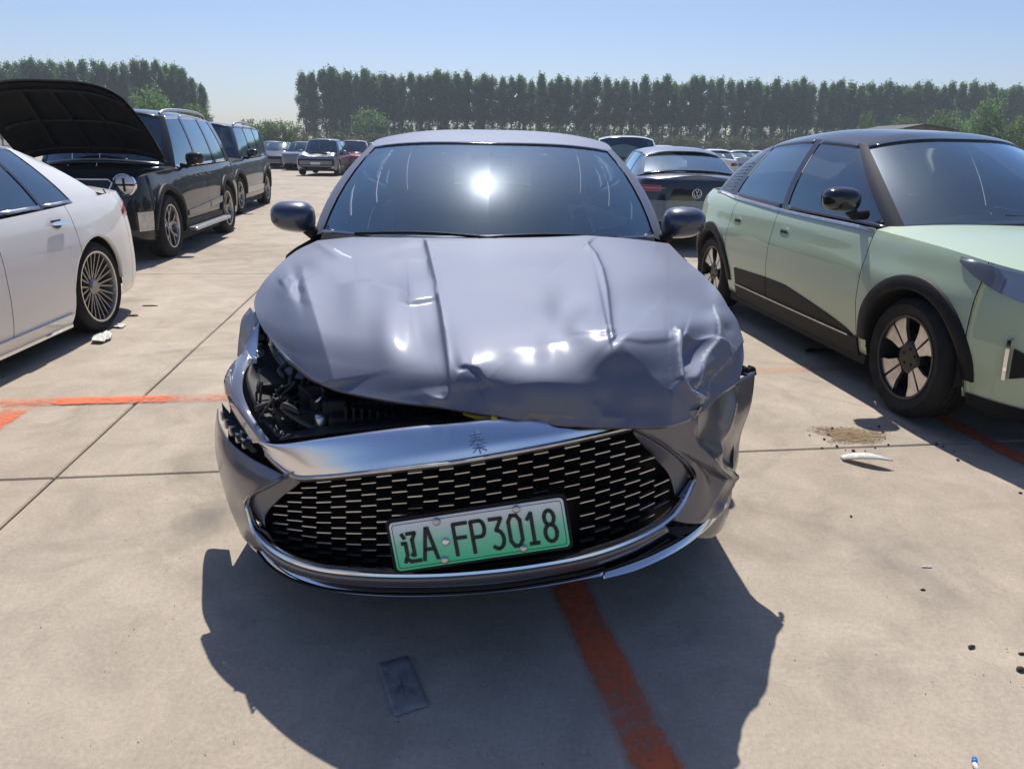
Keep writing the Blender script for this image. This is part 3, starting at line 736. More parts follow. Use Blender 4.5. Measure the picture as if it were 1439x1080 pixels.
M['leaf_mid'] = leafmat('broad_leaves', (.07, .13, .035), (.17, .26, .075), .4)
M['leaf_dry'] = leafmat('scrub_leaves', (.07, .09, .035), (.19, .18, .08), .3)
M['bark'] = plain('bark', (.12, .10, .08), .9, noise=.3, nscale=3)

def leaves(P, size, rng, flat=.0):
    """one small quad per point, random attitude"""
    n = len(P); nrm = rng.normal(size=(n, 3)); nrm /= np.linalg.norm(nrm, axis=1)[:, None]
    t = np.cross(nrm, rng.normal(size=(n, 3))); t /= np.linalg.norm(t, axis=1)[:, None]; bt = np.cross(nrm, t)
    s = size*(.6+.8*rng.random(n))[:, None]
    V = np.stack([P-t*s*.5, P-bt*s*.33, P+t*s*.5, P+bt*s*.33], 1).reshape(-1, 3)
    return V
def leafmesh(name, V, mat):
    me = bpy.data.meshes.new(name); n = len(V)//4
    me.vertices.add(len(V)); me.vertices.foreach_set('co', V.astype(np.float32).ravel())
    me.loops.add(4*n); me.loops.foreach_set('vertex_index', np.arange(4*n, dtype=np.int32))
    me.polygons.add(n); me.polygons.foreach_set('loop_start', np.arange(0, 4*n, 4, dtype=np.int32)); me.polygons.foreach_set('loop_total', np.full(n, 4, np.int32))
    me.materials.append(mat); me.update(calc_edges=True); return me
def trunkmesh(name, H, r, limbs):
    m = MB(); m.add(tube([(0, 0, -.3), (.05, .02, H*.3), (-.05, .03, H*.6), (0, 0, H*.93)], [r, r*.85, r*.5, r*.12], 7))
    for a in limbs: m.add(tube(a[0], a[1], 5))
    me = bpy.data.meshes.new(name); me.from_pydata([tuple(v) for v in m.V], [], m.F); me.materials.append(M['bark']); return me
def poplar(seed, H=17.0, Rm=1.80, nb=155, nl=48, z0=.13):
    rng = np.random.default_rng(seed); Ps = []; limbs = []
    for k in range(nb):
        t = rng.random()**.85; z = H*(z0+(.97-z0)*t)
        env = Rm*min(1, t/.16+.25)**.7*(1-.30*t)*(.62+.65*rng.random())*(1 if t < .80 else max(.05, 1-((t-.80)/.20)**2)**.5)
        if t < .36 and rng.random() < .5: continue
        a = rng.random()*2*np.pi; rr = env*np.sqrt(rng.random()); c = np.array([np.cos(a)*rr, np.sin(a)*rr, z])
        Ps.append(c+rng.normal(size=(nl, 3))*np.array([.27, .27, .46]))
        if k % 5 == 0:
            limbs.append(([(0, 0, max(.5, z-rr*2.2-.6)), (c[0]*.5, c[1]*.5, z-.7), (c[0], c[1], z)], [.05, .035, .015]))
    P = np.concatenate(Ps)
    return leafmesh('crown', leaves(P, .34, rng), M['leaf_dark']), trunkmesh('trunk', H, .17, limbs)
def bushy(seed, W, H, mat, nb=60, nl=60, size=.3, z0=.15, stem=True):
    rng = np.random.default_rng(seed); Ps = []; limbs = []
    for k in range(nb):
        v = rng.normal(size=3); v /= np.linalg.norm(v); r = rng.random()**.4
        c = np.array([v[0]*W/2*r, v[1]*W/2*r, H*(z0+(1-z0)*(.5+.48*v[2]*r))])*(.86+.24*rng.random())
        Ps.append(c+rng.normal(size=(nl, 3))*W*.065)
        if k % 6 == 0: limbs.append(([(0, 0, H*.12), (c[0]*.4, c[1]*.4, c[2]*.55), tuple(c)], [.07*H/6, .05*H/6, .015]))
    P = np.concatenate(Ps); P[:, 2] = np.maximum(P[:, 2], .05)
    return leafmesh('crown', leaves(P, size, rng), mat), trunkmesh('trunk', H*.8, .16*H/7, limbs)
def plant(name, loc, meshes, s=1.0, rz=0.0, sz=None):
    t = empty(name, loc, rz); t.scale = (s, s, sz or s)
    for n_, me in zip(('crown', 'trunk'), meshes): link(bpy.data.objects.new(n_, me), t)
    return t
PV = [poplar(11+k) for k in range(5)]
PW = [poplar(31+k, 17.0, 1.9, 210, 34, .10) for k in range(3)]
rng = random.Random(3)
def toprow(px, pyt, Y):     # height of a tree at distance Y whose tip shows at py
    p = at(px, pyt, Y); return p
# long windbreak behind the yard (right of the gap)
Yr = 172.0
px = 424.0; k = 0
while px < 1475:
    py = np.interp(px, [420, 450, 600, 1000, 1439], [103, 96, 101, 111, 118])+rng.uniform(-5.5, 7)
    p = at(px, py, Yr+rng.uniform(-1.5, 1.5)); H = p.z
    t = plant('poplar_tree', (p.x, p.y, 0), PV[rng.randrange(5)], H/17.3, rng.uniform(0, 6.28)); t.scale = (H/17.3*rng.uniform(.9, 1.25),)*2+(H/17.3,)
    if k == 0: leftmost = t
    k += 1
    tag(t, 'tall narrow poplar in the long dark windbreak right of the gap', 'tree', 'poplars in the long windbreak behind the yard')
    px += rng.uniform(10.5, 16.0)
tag(leftmost, 'leftmost poplar of the long windbreak, beside the open gap'); px = 436.0
while px < 1475:
    py = np.interp(px, [420, 450, 600, 1000, 1439], [112, 104, 108, 117, 124])+rng.uniform(-4, 6)
    p = at(px, py, Yr+7); H = p.z
    t = plant('poplar_tree', (p.x, p.y, 0), PV[rng.randrange(5)], H/17.3, rng.uniform(0, 6.28))
    tag(t, 'poplar standing in the second rank of the long windbreak', 'tree', 'poplars in the second rank of the windbreak')
    px += rng.uniform(20, 34)
# left windbreak, nearer its end it steps down
px = -20.0
while px < 296:
    py = np.interp(px, [-20, 120, 210, 250, 275, 296], [83, 84, 86, 93, 108, 132])+rng.uniform(-4, 4)
    p = at(px, py, 150+rng.uniform(-2, 2)); H = max(p.z, 6)
    t = plant('poplar_tree', (p.x, p.y, 0), PW[rng.randrange(3)], H/17.3, rng.uniform(0, 6.28))
    tag(t, 'broad poplar in the left windbreak behind the raised black hood', 'tree', 'poplars in the left windbreak')
    px += rng.uniform(11, 17)
BM = [bushy(50+k, 5.5, 6.0, M['leaf_mid']) for k in range(3)]
BD = [bushy(60+k, 5.5, 6.0, M['leaf_dark'], 70, 60, .32) for k in range(2)]
SC = [bushy(70+k, 4.2, 2.6, M['leaf_dry'], 40, 50, .24, .05) for k in range(3)]
def bush(px, pytop, Y, wpx, meshes, label, name='broadleaf_tree', group=None, W=5.5, H=6.0, cat='tree'):
    p = at(px, pytop, Y); w = wpx/FPX*(Y*.95)
    t = plant(name, (p.x, Y, 0), meshes, w/W, rng.uniform(0, 6.28), max(.6, p.z)/H/1.03)
    tag(t, label, cat, group); return t
bush(214, 126, 88, 60, BD[0], 'round dark green tree rising right behind the black car with raised hood')
bush(272, 148, 80, 56, BM[0], 'bright green round tree above the roof rails of the black car')
for x_, y_, w_, l_ in ((352, 168, 34, 0), (376, 166, 40, 1), (402, 170, 34, 2), (330, 176, 30, 1)):
    bush(x_, y_, 120, w_, BM[l_], {352: 'low green tree in the thicket, second from its left end', 376: 'low green tree in the thicket, just left of the rightmost one', 402: 'rightmost low green tree of the thicket, next to the long windbreak', 330: 'leftmost low green tree of the thicket, above the grey boxy car'}[x_], group='low trees between the windbreaks')
bush(518, 152, 150, 52, BD[1], 'low dark round tree in front of the poplars left of the grey roof')
for x_, y_, Y_, w_, m_, lb in ((1222, 158, 120, 26, BM[0], 'small green tree left of the dark gable roof, leftmost of the bright ones'), (1277, 160, 116, 42, BM[1], 'wide green bush directly behind the dark gable roof'),
        (1330, 153, 116, 44, BM[2], 'green tree just right of the dark gable roof'), (1368, 166, 110, 40, BD[0], 'dark low bush in front of the trees right of the roof'),
        (1396, 137, 92, 50, BD[1], 'tall round tree right of the gable roof above the green car'), (1440, 163, 88, 62, BM[0], 'green bush cut by the right edge of the photo')):
    bush(x_, y_, Y_, w_, m_, lb)
px = 560
while px < 1180:
    bush(px, np.interp(px, [420, 1200], [186, 196])+rng.uniform(-5, 3), 150+rng.uniform(-6, 6), rng.uniform(26, 44), SC[rng.randrange(3)], 'olive green shrub in the scrub belt at the foot of the windbreak', 'shrub', 'shrubs along the foot of the windbreak', 4.2, 2.6, 'shrub')
    px += rng.uniform(16, 24)
px = 345
while px < 560:
    bush(px, 189+rng.uniform(-4, 3), 140, rng.uniform(26, 40), SC[rng.randrange(3)], 'dry olive shrub left of the grey car roof, below the gap', 'shrub', 'shrubs below the gap in the trees', 4.2, 2.6, 'shrub')
    px += rng.uniform(16, 24)
# gable roof of a shed far right
pa = at(1262, 181, 60); pb_ = at(1345, 186, 60); pc_ = at(1288, 175.5, 60)
sh = empty('shed', (0, 0, 0)); tag(sh, 'low shed with dark gable roof seen above the green car', 'shed')
w_ = pb_.x-pa.x; hx = pa.x+w_*.42; ez = pa.z; rz_ = pc_.z+.1
M['shedwall'] = plain('shed_wall', (.16, .13, .11), .8, noise=.3, nscale=2); M['shedroof'] = plain('shed_roof', (.045, .032, .03), .6, noise=.4, nscale=3)
mw = MB(); mw.add(([(pa.x+.15, 60.1, 0), (pb_.x-.15, 60.1, 0), (pb_.x-.15, 60.1, ez-.05), (hx, 60.1, rz_-.12), (pa.x+.15, 60.1, ez-.05), (pa.x+.15, 67, 0), (pb_.x-.15, 67, 0), (pb_.x-.15, 67, ez-.05), (hx, 67, rz_-.12), (pa.x+.15, 67, ez-.05)], [(0, 1, 2, 3, 4), (5, 9, 8, 7, 6), (0, 4, 9, 5), (1, 6, 7, 2)])); mw.obj('wall', M['shedwall'], sh)
for q0, q1 in (((pa.x, ez), (hx, rz_)), ((hx, rz_), (pb_.x, ez))):
    rp = MB(); rp.add(([(q0[0], 59.8, q0[1]), (q1[0], 59.8, q1[1]), (q1[0], 67.3, q1[1]), (q0[0], 67.3, q0[1])], [(0, 1, 2, 3)])); o = rp.obj('roof_panel', M['shedroof'], sh); solid(o, .12)
# ------------------------------------------------------------------ the parked cars
def sedan_spec(L=4.75, W=.91, H=1.47, wb=2.75, fo=.9, R=.335, z_sill=.20, sh=None, **kw):
    k = L/4.75; w = W/.91; h = H/1.47
    sp = dict(L=L, outline=[(0, 0), (.42*w, .03), (.70*w, .17), (.83*w, .42), (.89*w, .95), (W, 1.7), (W, L-1.9), (.895*w, L-1.05), (.85*w, L-.5), (.75*w, L-.2), (.45*w, L-.035), (0, L)],
        pf=[(.15, .10), (.25, .02), (.45, 0), (.6, .02), (.7, .06), (.8, .16)], ps=[(.15, .07), (.24, .03), (.34, .012), (.52, .0), (.66, .0), (.8, .012), (.9, .03), (1.0, .07), (1.06, .11)],
        pr=[(.15, .12), (.25, .03), (.45, 0), (.65, .015), (.85, .03), (1.0, .05), (1.08, .10)],
        shoulder=[(0, .66), (.25, .72), (.8, .86*h), (1.4, .93*h), (2.4, .95*h), (3.4, .98*h), (L-.6, 1.02*h), (L, 1.02*h)],
        deck=[(0, .68), (.25, .78), (.9, .93*h), (1.45, .99*h), (3.4, 1.02*h), (L-.7, 1.10*h), (L, 1.07*h)],
        bottom=[(0, .22), (.5, z_sill), (L-.5, z_sill), (L, .28)], wheels=(fo, fo+wb), arch_r=R+.045, wheel_r=R)
    sp.update(kw); return sp
def sedan_gh(L=4.75, W=.91, H=1.47, **kw):
    g = dict(ws=(1.33, .70, 1.60, 2.08, .54, 2.20), wsz=(.985, .955), side=[(1.78, 2.30, 'window'), (2.66, 2.68, 'frame'), (2.74, 2.76, 'window'), (3.52, 3.36, 'frame'), (3.56, 3.40, 'window'), (3.86, 3.52, 'pillar'), (4.02, 3.62, 'pillar')],
        rw=(.66, 4.08, 4.18, .52, 3.52, 3.40), rwz=(1.06, 1.03),
        xg=[(1.4, .80), (2.6, .84), (3.5, .83), (4.2, .76)], xt=[(2.0, .56), (2.7, .60), (3.4, .58), (3.7, .55)], zb=[(1.4, .93), (2.6, .95), (3.5, .98), (4.1, 1.02)],
        rc=[(1.9, H-.06), (2.3, H-.015), (2.8, H), (3.2, H-.012), (3.6, H-.07)], rd=.07)
    g.update(kw); return g
def assemble(name, sp, gh, body, place, heading, label, cat, opts, group=None):
    """place: nose centre on the ground; heading: unit vector nose->tail"""
    b = Body(sp); hd = Vector((heading[0], heading[1], 0)).normalized(); L = b.L
    loc = Vector((place[0], place[1], 0))+hd*(L/2); rz = math.atan2(hd.y, hd.x)-math.pi/2
    root = empty(name, loc, rz); tag(root, label, cat, group)
    st = opts.get('step', .05); nr = opts.get('nr', 18); gp = .003
    cuts = opts['cuts']; names = opts.get('names', ['front_bumper', 'fender', 'door', 'door', 'quarter_panel', 'rear_bumper'])
    sc_ = [0]+list(cuts)+[L]
    for i, nm in enumerate(names):
        a0 = 0 if i == 0 else float(b.a_s(sc_[i]+gp)); a1 = b.A if i == len(names)-1 else float(b.a_s(sc_[i+1]-gp))
        mt = opts.get('panelmat', {}).get((nm, i), body)
        b.panel(nm, mt, root, a0, a1, nr=nr, step=st, join=nm in ('front_bumper', 'rear_bumper'))
    if opts.get('hood', True):
        b.deck('hood', body, root, opts.get('hood0', 0), gh['ws'][2]+.12, step=st)
    if opts.get('trunk', True):
        b.deck('trunk_lid' if cat == 'sedan' else 'tailgate_ledge', body, root, gh['rw'][2]-.25 if cat == 'sedan' else gh['rw'][2]-.1, L, step=st)
    made = greenhouse(b, gh, root, dict(ws=opts.get('ws', M['wsglass']), glass=opts.get('glass', M['winglass']), frame=opts.get('framemat', M['gloss']), pillar=opts.get('pillarmat', body), roof=opts.get('roofmat', body)), step=opts.get('gstep', .12))
    W = max(b.P[:, 0]); underbody(root, b, W-.02)
    m = MB()
    for sg in (1, -1): m.add(box((sg*(W-.13), (b.wheels[0]+b.wheels[1])/2-L/2, .52), (.08, b.wheels[1]-b.wheels[0]-2*b.Ra-.05, .62)))
    m.add(box((0, L/2-1.2, .62), (W*1.5, .9, .4))); m.add(box((0, -L/2+.75, .45), (W*1.4, .7, .4)))
    m.obj('inner_panel', M['inner'], root)
    if opts.get('inside', True):
        interior(root, b, W-.16, .32, gh['ws'][0]+.05, gh['ws'][0]+1.15, 1.2, 1, rear=gh['ws'][0]+1.95, dz=gh['wsz'][1]+.0)
    for i, sw in enumerate(b.wheels):
        for sg in (1, -1):
            wheel(root, sg*(W-.035-opts.get('ww', .215)/2), sw-L/2, b.R, opts.get('ww', .215), opts.get('rimR', .235), opts.get('spoke', 'plain'), sg, opts.get('wres', 40), opts.get('steer', 0) if i == 0 else 0)
    for (s, z) in opts.get('handles', []):
        a = float(b.a_s(s)); 
        for o in b.patch('door_handle', body if not opts.get('hmat') else opts['hmat'], root, a-.095, a+.095, lambda u, z=z: z-.014+.006*abs(2*u-1), lambda u, z=z: z+.014-.004*abs(2*u-1), .035, 8, 4, 0, depth=.02): pass
        b.patch('handle_recess', M['inner'], root, a-.06, a+.06, lambda u, z=z: z-.035+.02*(2*u-1)**2, z+.02, .0015, 8, 4, 0, depth=.003)
    if 'mirror' in opts:
        x, s, z = opts['mirror']
        for sg in (1, -1): mirror_unit(root, sg*x, s-L/2, z, sg, opts.get('mirrormat', body), opts.get('mirrorsz', (.22, .14, .14)), (sg*(x-.2), s-L/2+.03, z-.09))
    return root, b, made
def front_face(root, b, lamp=(.42, .80, .60, .70), grille=(.5, .30, .52), low=(.55, .22, .28), drop=.02, lampmat=None):
    x0, x1, z0, z1 = lamp; a0, a1 = float(b.a_x(x0)), float(b.a_x(x1))
    for o in b.patch('headlight', lampmat or M['lamp'], root, a0, a1, lambda u: z0+(.02)*u, lambda u: z1-.02+.05*u, .008, 14, 5, 0): pass
    gx, g0, g1 = grille; b.patch('grille', M['plastic'], root, 0, float(b.a_x(gx)), lambda u: g0+.04*u*u, lambda u: g1-.03*u*u, .006, 12, 5, join=True)
    for k in range(5):
        z = g0+(g1-g0)*(k+.5)/5; b.patch('grille_bar', M['satin'], root, 0, float(b.a_x(gx*.93)), z-.006, z+.006, .016, 12, 2, join=True)
    gx, g0, g1 = low; b.patch('lower_intake', M['plastic'], root, 0, float(b.a_x(gx)), g0, g1, .006, 12, 3, join=True)

# --- white saloon, tail towards the yard, left edge of the picture
sp = sedan_spec(L=4.85, W=.925, H=1.45, wb=2.92, fo=.83, R=.345, haunch=.02)
gh = sedan_gh(H=1.45, side=[(1.78, 2.35, 'window'), (2.75, 2.75, 'frame'), (2.80, 2.80, 'window'), (3.26, 3.12, 'frame'), (3.29, 3.15, 'window'), (3.70, 3.44, 'pillar'), (4.20, 3.84, 'pillar')],
    rw=(.64, 4.34, 4.46, .50, 3.70, 3.55), rwz=(1.05, 1.02), xg=[(1.4, .80), (2.6, .85), (3.5, .835), (4.4, .74)], xt=[(2.0, .56), (2.7, .60), (3.4, .575), (3.9, .52)], zb=[(1.4, .93), (2.6, .95), (3.5, .965), (4.4, 1.0)],
    rc=[(1.9, 1.39), (2.3, 1.435), (2.8, 1.46), (3.3, 1.445), (3.9, 1.34)])
root, b, md = assemble('white_sedan', sp, gh, M['white'], (-3.87, 1.63), (-.055, .998), 'white saloon car with thin multi-spoke wheels at the left edge', 'sedan',
    dict(cuts=(.55, 1.30, 2.62, 3.50, 4.42), spoke='multi', rimR=.266, ww=.225, handles=[(2.40, .85), (3.30, .87)], hmat=M['chrome'], mirror=(1.0, 1.75, 1.02), framemat=M['satin'], wres=64))
zt = b.patch('tail_lamp', M['redlamp'], root, float(b.a_s(4.40)), float(b.a_s(4.80)), lambda u: .83-.01*u, lambda u: .87+.08*min(1, u*2), .006, 12, 5, 0)
b.patch('side_skirt', M['white'], root, float(b.a_s(1.25)), float(b.a_s(3.32)), .15, .235, .02, 20, 3, 0)
b.patch('skirt_trim', M['chrome'], root, float(b.a_s(1.25)), float(b.a_s(3.32)), .132, .155, .026, 20, 3, 0)
b.patch('bumper_slot', M['chrome'], root, float(b.a_s(4.60)), b.A, .27, .30, .006, 14, 2, 0)
front_face(root, b)
# small badge on the rear pillar
bd = MB(); bd.add(tube([(0, 0, 0), (.03, 0, -.035), (.085, 0, -.038)], [.006, .005, .002], 6)); o = bd.obj('pillar_badge', M['plastic'], root); o.rotation_euler = (0, 0, rad(90)); o.location = (.80, 4.22-2.425, 1.04)

# --- black upright car with its hood up
def suv_spec(L=4.7, W=.95, H=1.80, wb=2.74, fo=.86, R=.37, sill=.27, **kw):
    sp = dict(L=L, outline=[(0, 0), (.55, .02), (.80, .12), (.90, .32), (.935, .9), (W, 1.6), (W, L-1.6), (.93, L-.7), (.89, L-.28), (.78, L-.09), (.5, L-.02), (0, L)],
        pf=[(.25, .08), (.4, .0), (.6, 0), (.9, .03), (1.0, .07), (1.08, .12)], ps=[(.2, .07), (.32, .03), (.5, .008), (.66, .0), (.78, .006), (.95, .03), (1.05, .055), (1.12, .09)],
        pr=[(.2, .1), (.35, .02), (.6, 0), (.9, .01), (1.1, .04), (1.2, .06)],
        shoulder=[(0, .98), (.3, 1.02), (1.0, 1.06), (2.4, 1.08), (3.8, 1.10), (L, 1.12)], deck=[(0, 1.0), (.4, 1.09), (1.0, 1.14), (1.5, 1.16), (3.8, 1.12), (L, 1.14)],
        bottom=[(0, .32), (.4, sill), (L-.5, sill), (L, .36)], wheels=(fo, fo+wb), arch_r=R+.07, wheel_r=R, haunch=.02)
    sp.update(kw); return sp
def suv_gh(L=4.7, H=1.80, box=False, **kw):
    g = dict(ws=(1.15, .74, 1.38, 1.72, .62, 1.82), wsz=(1.14, 1.09), side=[(1.52, 1.92, 'window'), (2.40, 2.38, 'frame'), (2.48, 2.46, 'window'), (3.30, 3.20, 'frame'), (3.40, 3.28, 'window'), (4.08, 3.80, 'pillar'), (4.30, 4.10, 'pillar')],
        rw=(.74, L-.20, L-.10, .62, L-.52, L-.42), rwz=(1.14, 1.12), xg=[(1.3, .84), (2.5, .87), (3.8, .86), (L, .80)], xt=[(1.7, .64), (2.5, .68), (3.6, .67), (L, .60)],
        zb=[(1.3, 1.06), (2.5, 1.08), (3.8, 1.11), (L, 1.14)], rc=[(1.6, H-.07), (2.0, H-.02), (2.8, H), (3.8, H-.02), (L-.4, H-.06)], rd=.08, bulge=.025)
    g.update(kw); return g
sp = suv_spec(W=.965, H=1.86, wb=2.74, R=.39); gh = suv_gh(H=1.84, ws=(1.22, .74, 1.44, 1.72, .62, 1.82))
root, b, md = assemble('black_car', sp, gh, M['black'], (-5.18, 8.25), (-.12, .993), 'black upright car with raised hood and round headlights', 'suv',
    dict(cuts=(.40, 1.36, 2.44, 3.36, 4.25), spoke='y', rimR=.265, ww=.24, handles=[(2.24, .97), (2.62, .975)], hmat=M['chrome'], mirror=(1.08, 1.62, 1.20), mirrorsz=(.24, .15, .17), framemat=M['chrome'], hood=False, wres=48))
suv1 = root
for sw in b.wheels: b.arch_trim(M['plastic'], root, sw, .075, .025)
b.patch('side_cladding', M['plastic'], root, float(b.a_s(1.35)), float(b.a_s(3.12)), .27, .42, .018, 16, 4, 0)
b.patch('door_moulding', M['darkgrey'], root, float(b.a_s(1.45)), float(b.a_s(2.42)), lambda u: .47+.03*u, lambda u: .53+.05*u, .022, 12, 4, 0)
b.patch('door_moulding', M['darkgrey'], root, float(b.a_s(2.46)), float(b.a_s(3.10)), lambda u: .50+.03*u, lambda u: .58+.04*u, .022, 12, 4, 0)
for sg in (1, -1):
    m = MB(); m.add(box((sg*1.0, -.1, .30), (.16, 1.75, .045))); o = m.obj('side_step', M['satin'], root); bev(o, .015)
    V, Fc = tube(catmull([(sg*.60, 1.92-2.35, 1.76), (sg*.61, 2.05-2.35, 1.80), (sg*.64, 2.9-2.35, 1.835), (sg*.63, 3.7-2.35, 1.81), (sg*.60, 3.95-2.35, 1.76)], 6), .022, 8); mesh('roof_rail', V, Fc, M['satin'], root)
# front end: round lamps, chrome-framed grille, bumper
def disc_lamp(root, c, r, tilt=0):
    V, Fc = lathe([(r+.012, .03), (r+.012, -.01), (r, -.02), (r-.01, -.006)], 28, 'x'); V = [(v[1]+c[0], v[0]+c[1], v[2]+c[2]) for v in V]; o = es(mesh('headlight', V, Fc, M['chrome'], root))
    V, Fc = lathe([(0, -.012), (r*.6, -.008), (r-.004, .004)], 28); mesh('lamp_glass', [(v[1]+c[0], v[0]+c[1], v[2]+c[2]) for v in V], Fc, M['satin'], o)
    m = MB(); m.add(box((c[0], c[1]-.016, c[2]), (r*1.8, .012, .022))); m.add(box((c[0], c[1]-.016, c[2]), (.02, .012, r*1.3))); m.obj('lamp_bar', M['plastic'], o)
for sg in (1, -1): disc_lamp(root, (sg*.72, -2.35+.085, .93), .115)
b.patch('grille', M['gloss'], root, 0, float(b.a_x(.56)), .78, 1.0, .01, 10, 4, join=True)
for sg in (1, -1):
    fr = [(sg*.10, .99), (sg*.56, .99), (sg*.60, .95), (sg*.50, .77), (sg*.10, .765)]
    V, Fc = tube([(x, -2.35+.012+.06*abs(x)**2+.03*(z > .9), z) for x, z in fr], .011, 6); mesh('grille_frame', V, Fc, M['chrome'], root)
b.patch('bumper_insert', M['plastic'], root, 0, float(b.a_x(.78)), .42, .60, .012, 14, 4, join=True)
b.patch('skid_plate', M['satin'], root, 0, float(b.a_x(.60)), .36, .41, .02, 14, 3, join=True)
b.patch('fog_lamp_frame', M['satin'], root, float(b.a_x(.80)), float(b.a_x(.90)), .40, .62, .014, 4, 5, 0)
# raised hood, hinged at the screen; shell with frame on its underside
def lifted_hood(root, L, w, length, hinge_s, hinge_z, ang, mat):
    R = Matrix.Rotation(rad(ang), 3, 'X'); V = []; W_ = []; nu, nv = 25, 21
    for i in range(nu):
        x = -1+2*i/(nu-1)
        for j in range(nv):
            t = j/(nv-1); y = -t*length; ww = w*(1-.07*t**3); z = .10*(1-abs(x)**3.2)-.10*t**2.2-.05*abs(x)**6
            y += .10*abs(x)**3*t
            p = R @ Vector((x*ww, y, z)); q = R @ Vector((x*ww*.985, y*.985, z-.035))
            V.append((p.x, p.y+hinge_s-L/2, p.z+hinge_z)); W_.append((q.x, q.y+hinge_s-L/2, q.z+hinge_z))
    Fc = gridf(nu, nv); h = mesh('hood', V, Fc, mat, root); solid(h, .008, -1)
    mesh('hood_liner', W_, [f[::-1] for f in Fc], M['plastic'], h)
    m = MB()
    for x0 in (-.5, 0, .5):
        pth = [R @ Vector((x0*w*(1-.3*t), -t*length*.95, .10*(1-abs(x0)**3.2)-.10*t**2.2-.052)) for t in np.linspace(.06, .95, 10)]
        m.add(tube([(p.x, p.y+hinge_s-L/2, p.z+hinge_z) for p in pth], .022, 6))
    for t in (.1, .5, .93):
        pth = [R @ Vector((x*w*.9, -t*length*.97+.09*abs(x)**3*t, .10*(1-abs(x)**3.2)-.10*t**2.2-.052)) for x in np.linspace(-1, 1, 13)]
        m.add(tube([(p.x, p.y+hinge_s-L/2, p.z+hinge_z) for p in pth], .024, 6))
    m.obj('hood_frame', M['plastic'], h, True)
lifted_hood(root, 4.7, .86, 1.28, 1.20, 1.20, -41, M['black'])
def engine_bay(root, L, x, s0, s1, z, seed=1):
    r_ = random.Random(seed); m = MB(); m.add(box((0, (s0+s1)/2-L/2, z-.30), (2*x, s1-s0, .06)))
    o = m.obj('bay_floor', M['inner'], root)
    for k in range(14):
        cx, cy = r_.uniform(-x*.8, x*.8), r_.uniform(s0+.1, s1-.12)-L/2; sx, sy, sz = r_.uniform(.12, .36), r_.uniform(.1, .3), r_.uniform(.08, .26)
        m = MB(); m.add(box((cx, cy, z-.28+sz/2), (sx, sy, sz))); q = m.obj('engine_cover', M['plastic'], root); bev(q, .018, 2)
    m = MB()
    for k in range(9):
        p = [(r_.uniform(-x, x)*.8, r_.uniform(s0+.1, s1-.1)-L/2, z-.1+r_.uniform(-.05, .08)) for _ in range(4)]; m.add(tube(catmull(p, 6), r_.uniform(.008, .02), 6))
    m.obj('engine_hose', M['rubber'], root, True)
engine_bay(root, 4.7, .84, .12, 1.2, 1.0, 4)
for sg in (1, -1):
    b.patch('fender_top', M['black'], root, float(b.a_x(.80)), float(b.a_s(1.40)), lambda u: float(b.sh(u))*1.0-.02+u*.04, lambda u: 1.0+.07*u, -.005, 4, 2, sg)
    # fender shoulder running to the hinge
    V = []
    for i in range(20):
        s = .12+1.35*i/19; q = b.pt(np.array([float(b.a_s(s))]), np.array([float(b.sh(s))]))[0]
        for k in range(5): V.append(((q[0]-.16*(k/4)*(q[0]/.9))*sg, q[1], q[2]+.035*math.sin(k/4*math.pi/2)))
    mesh('fender_shoulder', V, gridf(20, 5) if sg < 0 else [f[::-1] for f in gridf(20, 5)], M['black'], root)

# --- dark grey boxy car behind it
sp = suv_spec(W=.96, H=1.84, wb=2.73, R=.38); gh = suv_gh(H=1.82, ws=(1.22, .76, 1.36, 1.50, .66, 1.58), side=[(1.46, 1.70, 'window'), (2.40, 2.38, 'frame'), (2.48, 2.46, 'window'), (3.30, 3.26, 'frame'), (3.36, 3.32, 'window'), (4.05, 4.0, 'pillar'), (4.40, 4.3, 'pillar')],
    rc=[(1.4, 1.77), (1.8, 1.81), (2.8, 1.82), (3.8, 1.81), (4.3, 1.78)], xt=[(1.5, .68), (2.5, .72), (3.6, .72), (4.7, .68)])
root, b, md = assemble('dark_grey_car', sp, gh, M['darkgrey'], (-6.46, 14.15), (-.13, .99), 'dark grey boxy car parked behind the black car with raised hood', 'suv',
    dict(cuts=(.40, 1.36, 2.44, 3.34, 4.25), spoke='y', rimR=.26, ww=.24, handles=[(2.24, .97), (3.14, .975)], hmat=M['chrome'], mirror=(1.08, 1.62, 1.20), mirrormat=M['gloss'], mirrorsz=(.24, .15, .17), step=.07))
for sw in b.wheels: b.arch_trim(M['plastic'], root, sw, .075, .025)
b.patch('side_cladding', M['satin'], root, float(b.a_s(1.40)), float(b.a_s(3.10)), .40, .50, .018, 16, 4, 0)
for sg in (1, -1):
    V, Fc = tube(catmull([(sg*.66, -.45, 1.76), (sg*.67, -.30, 1.80), (sg*.68, .6, 1.825), (sg*.67, 1.55, 1.79)], 6), .022, 8); mesh('roof_rail', V, Fc, M['satin'], root)
front_face(root, b, (.5, .85, .84, .95), (.6, .72, .92), (.6, .4, .5))

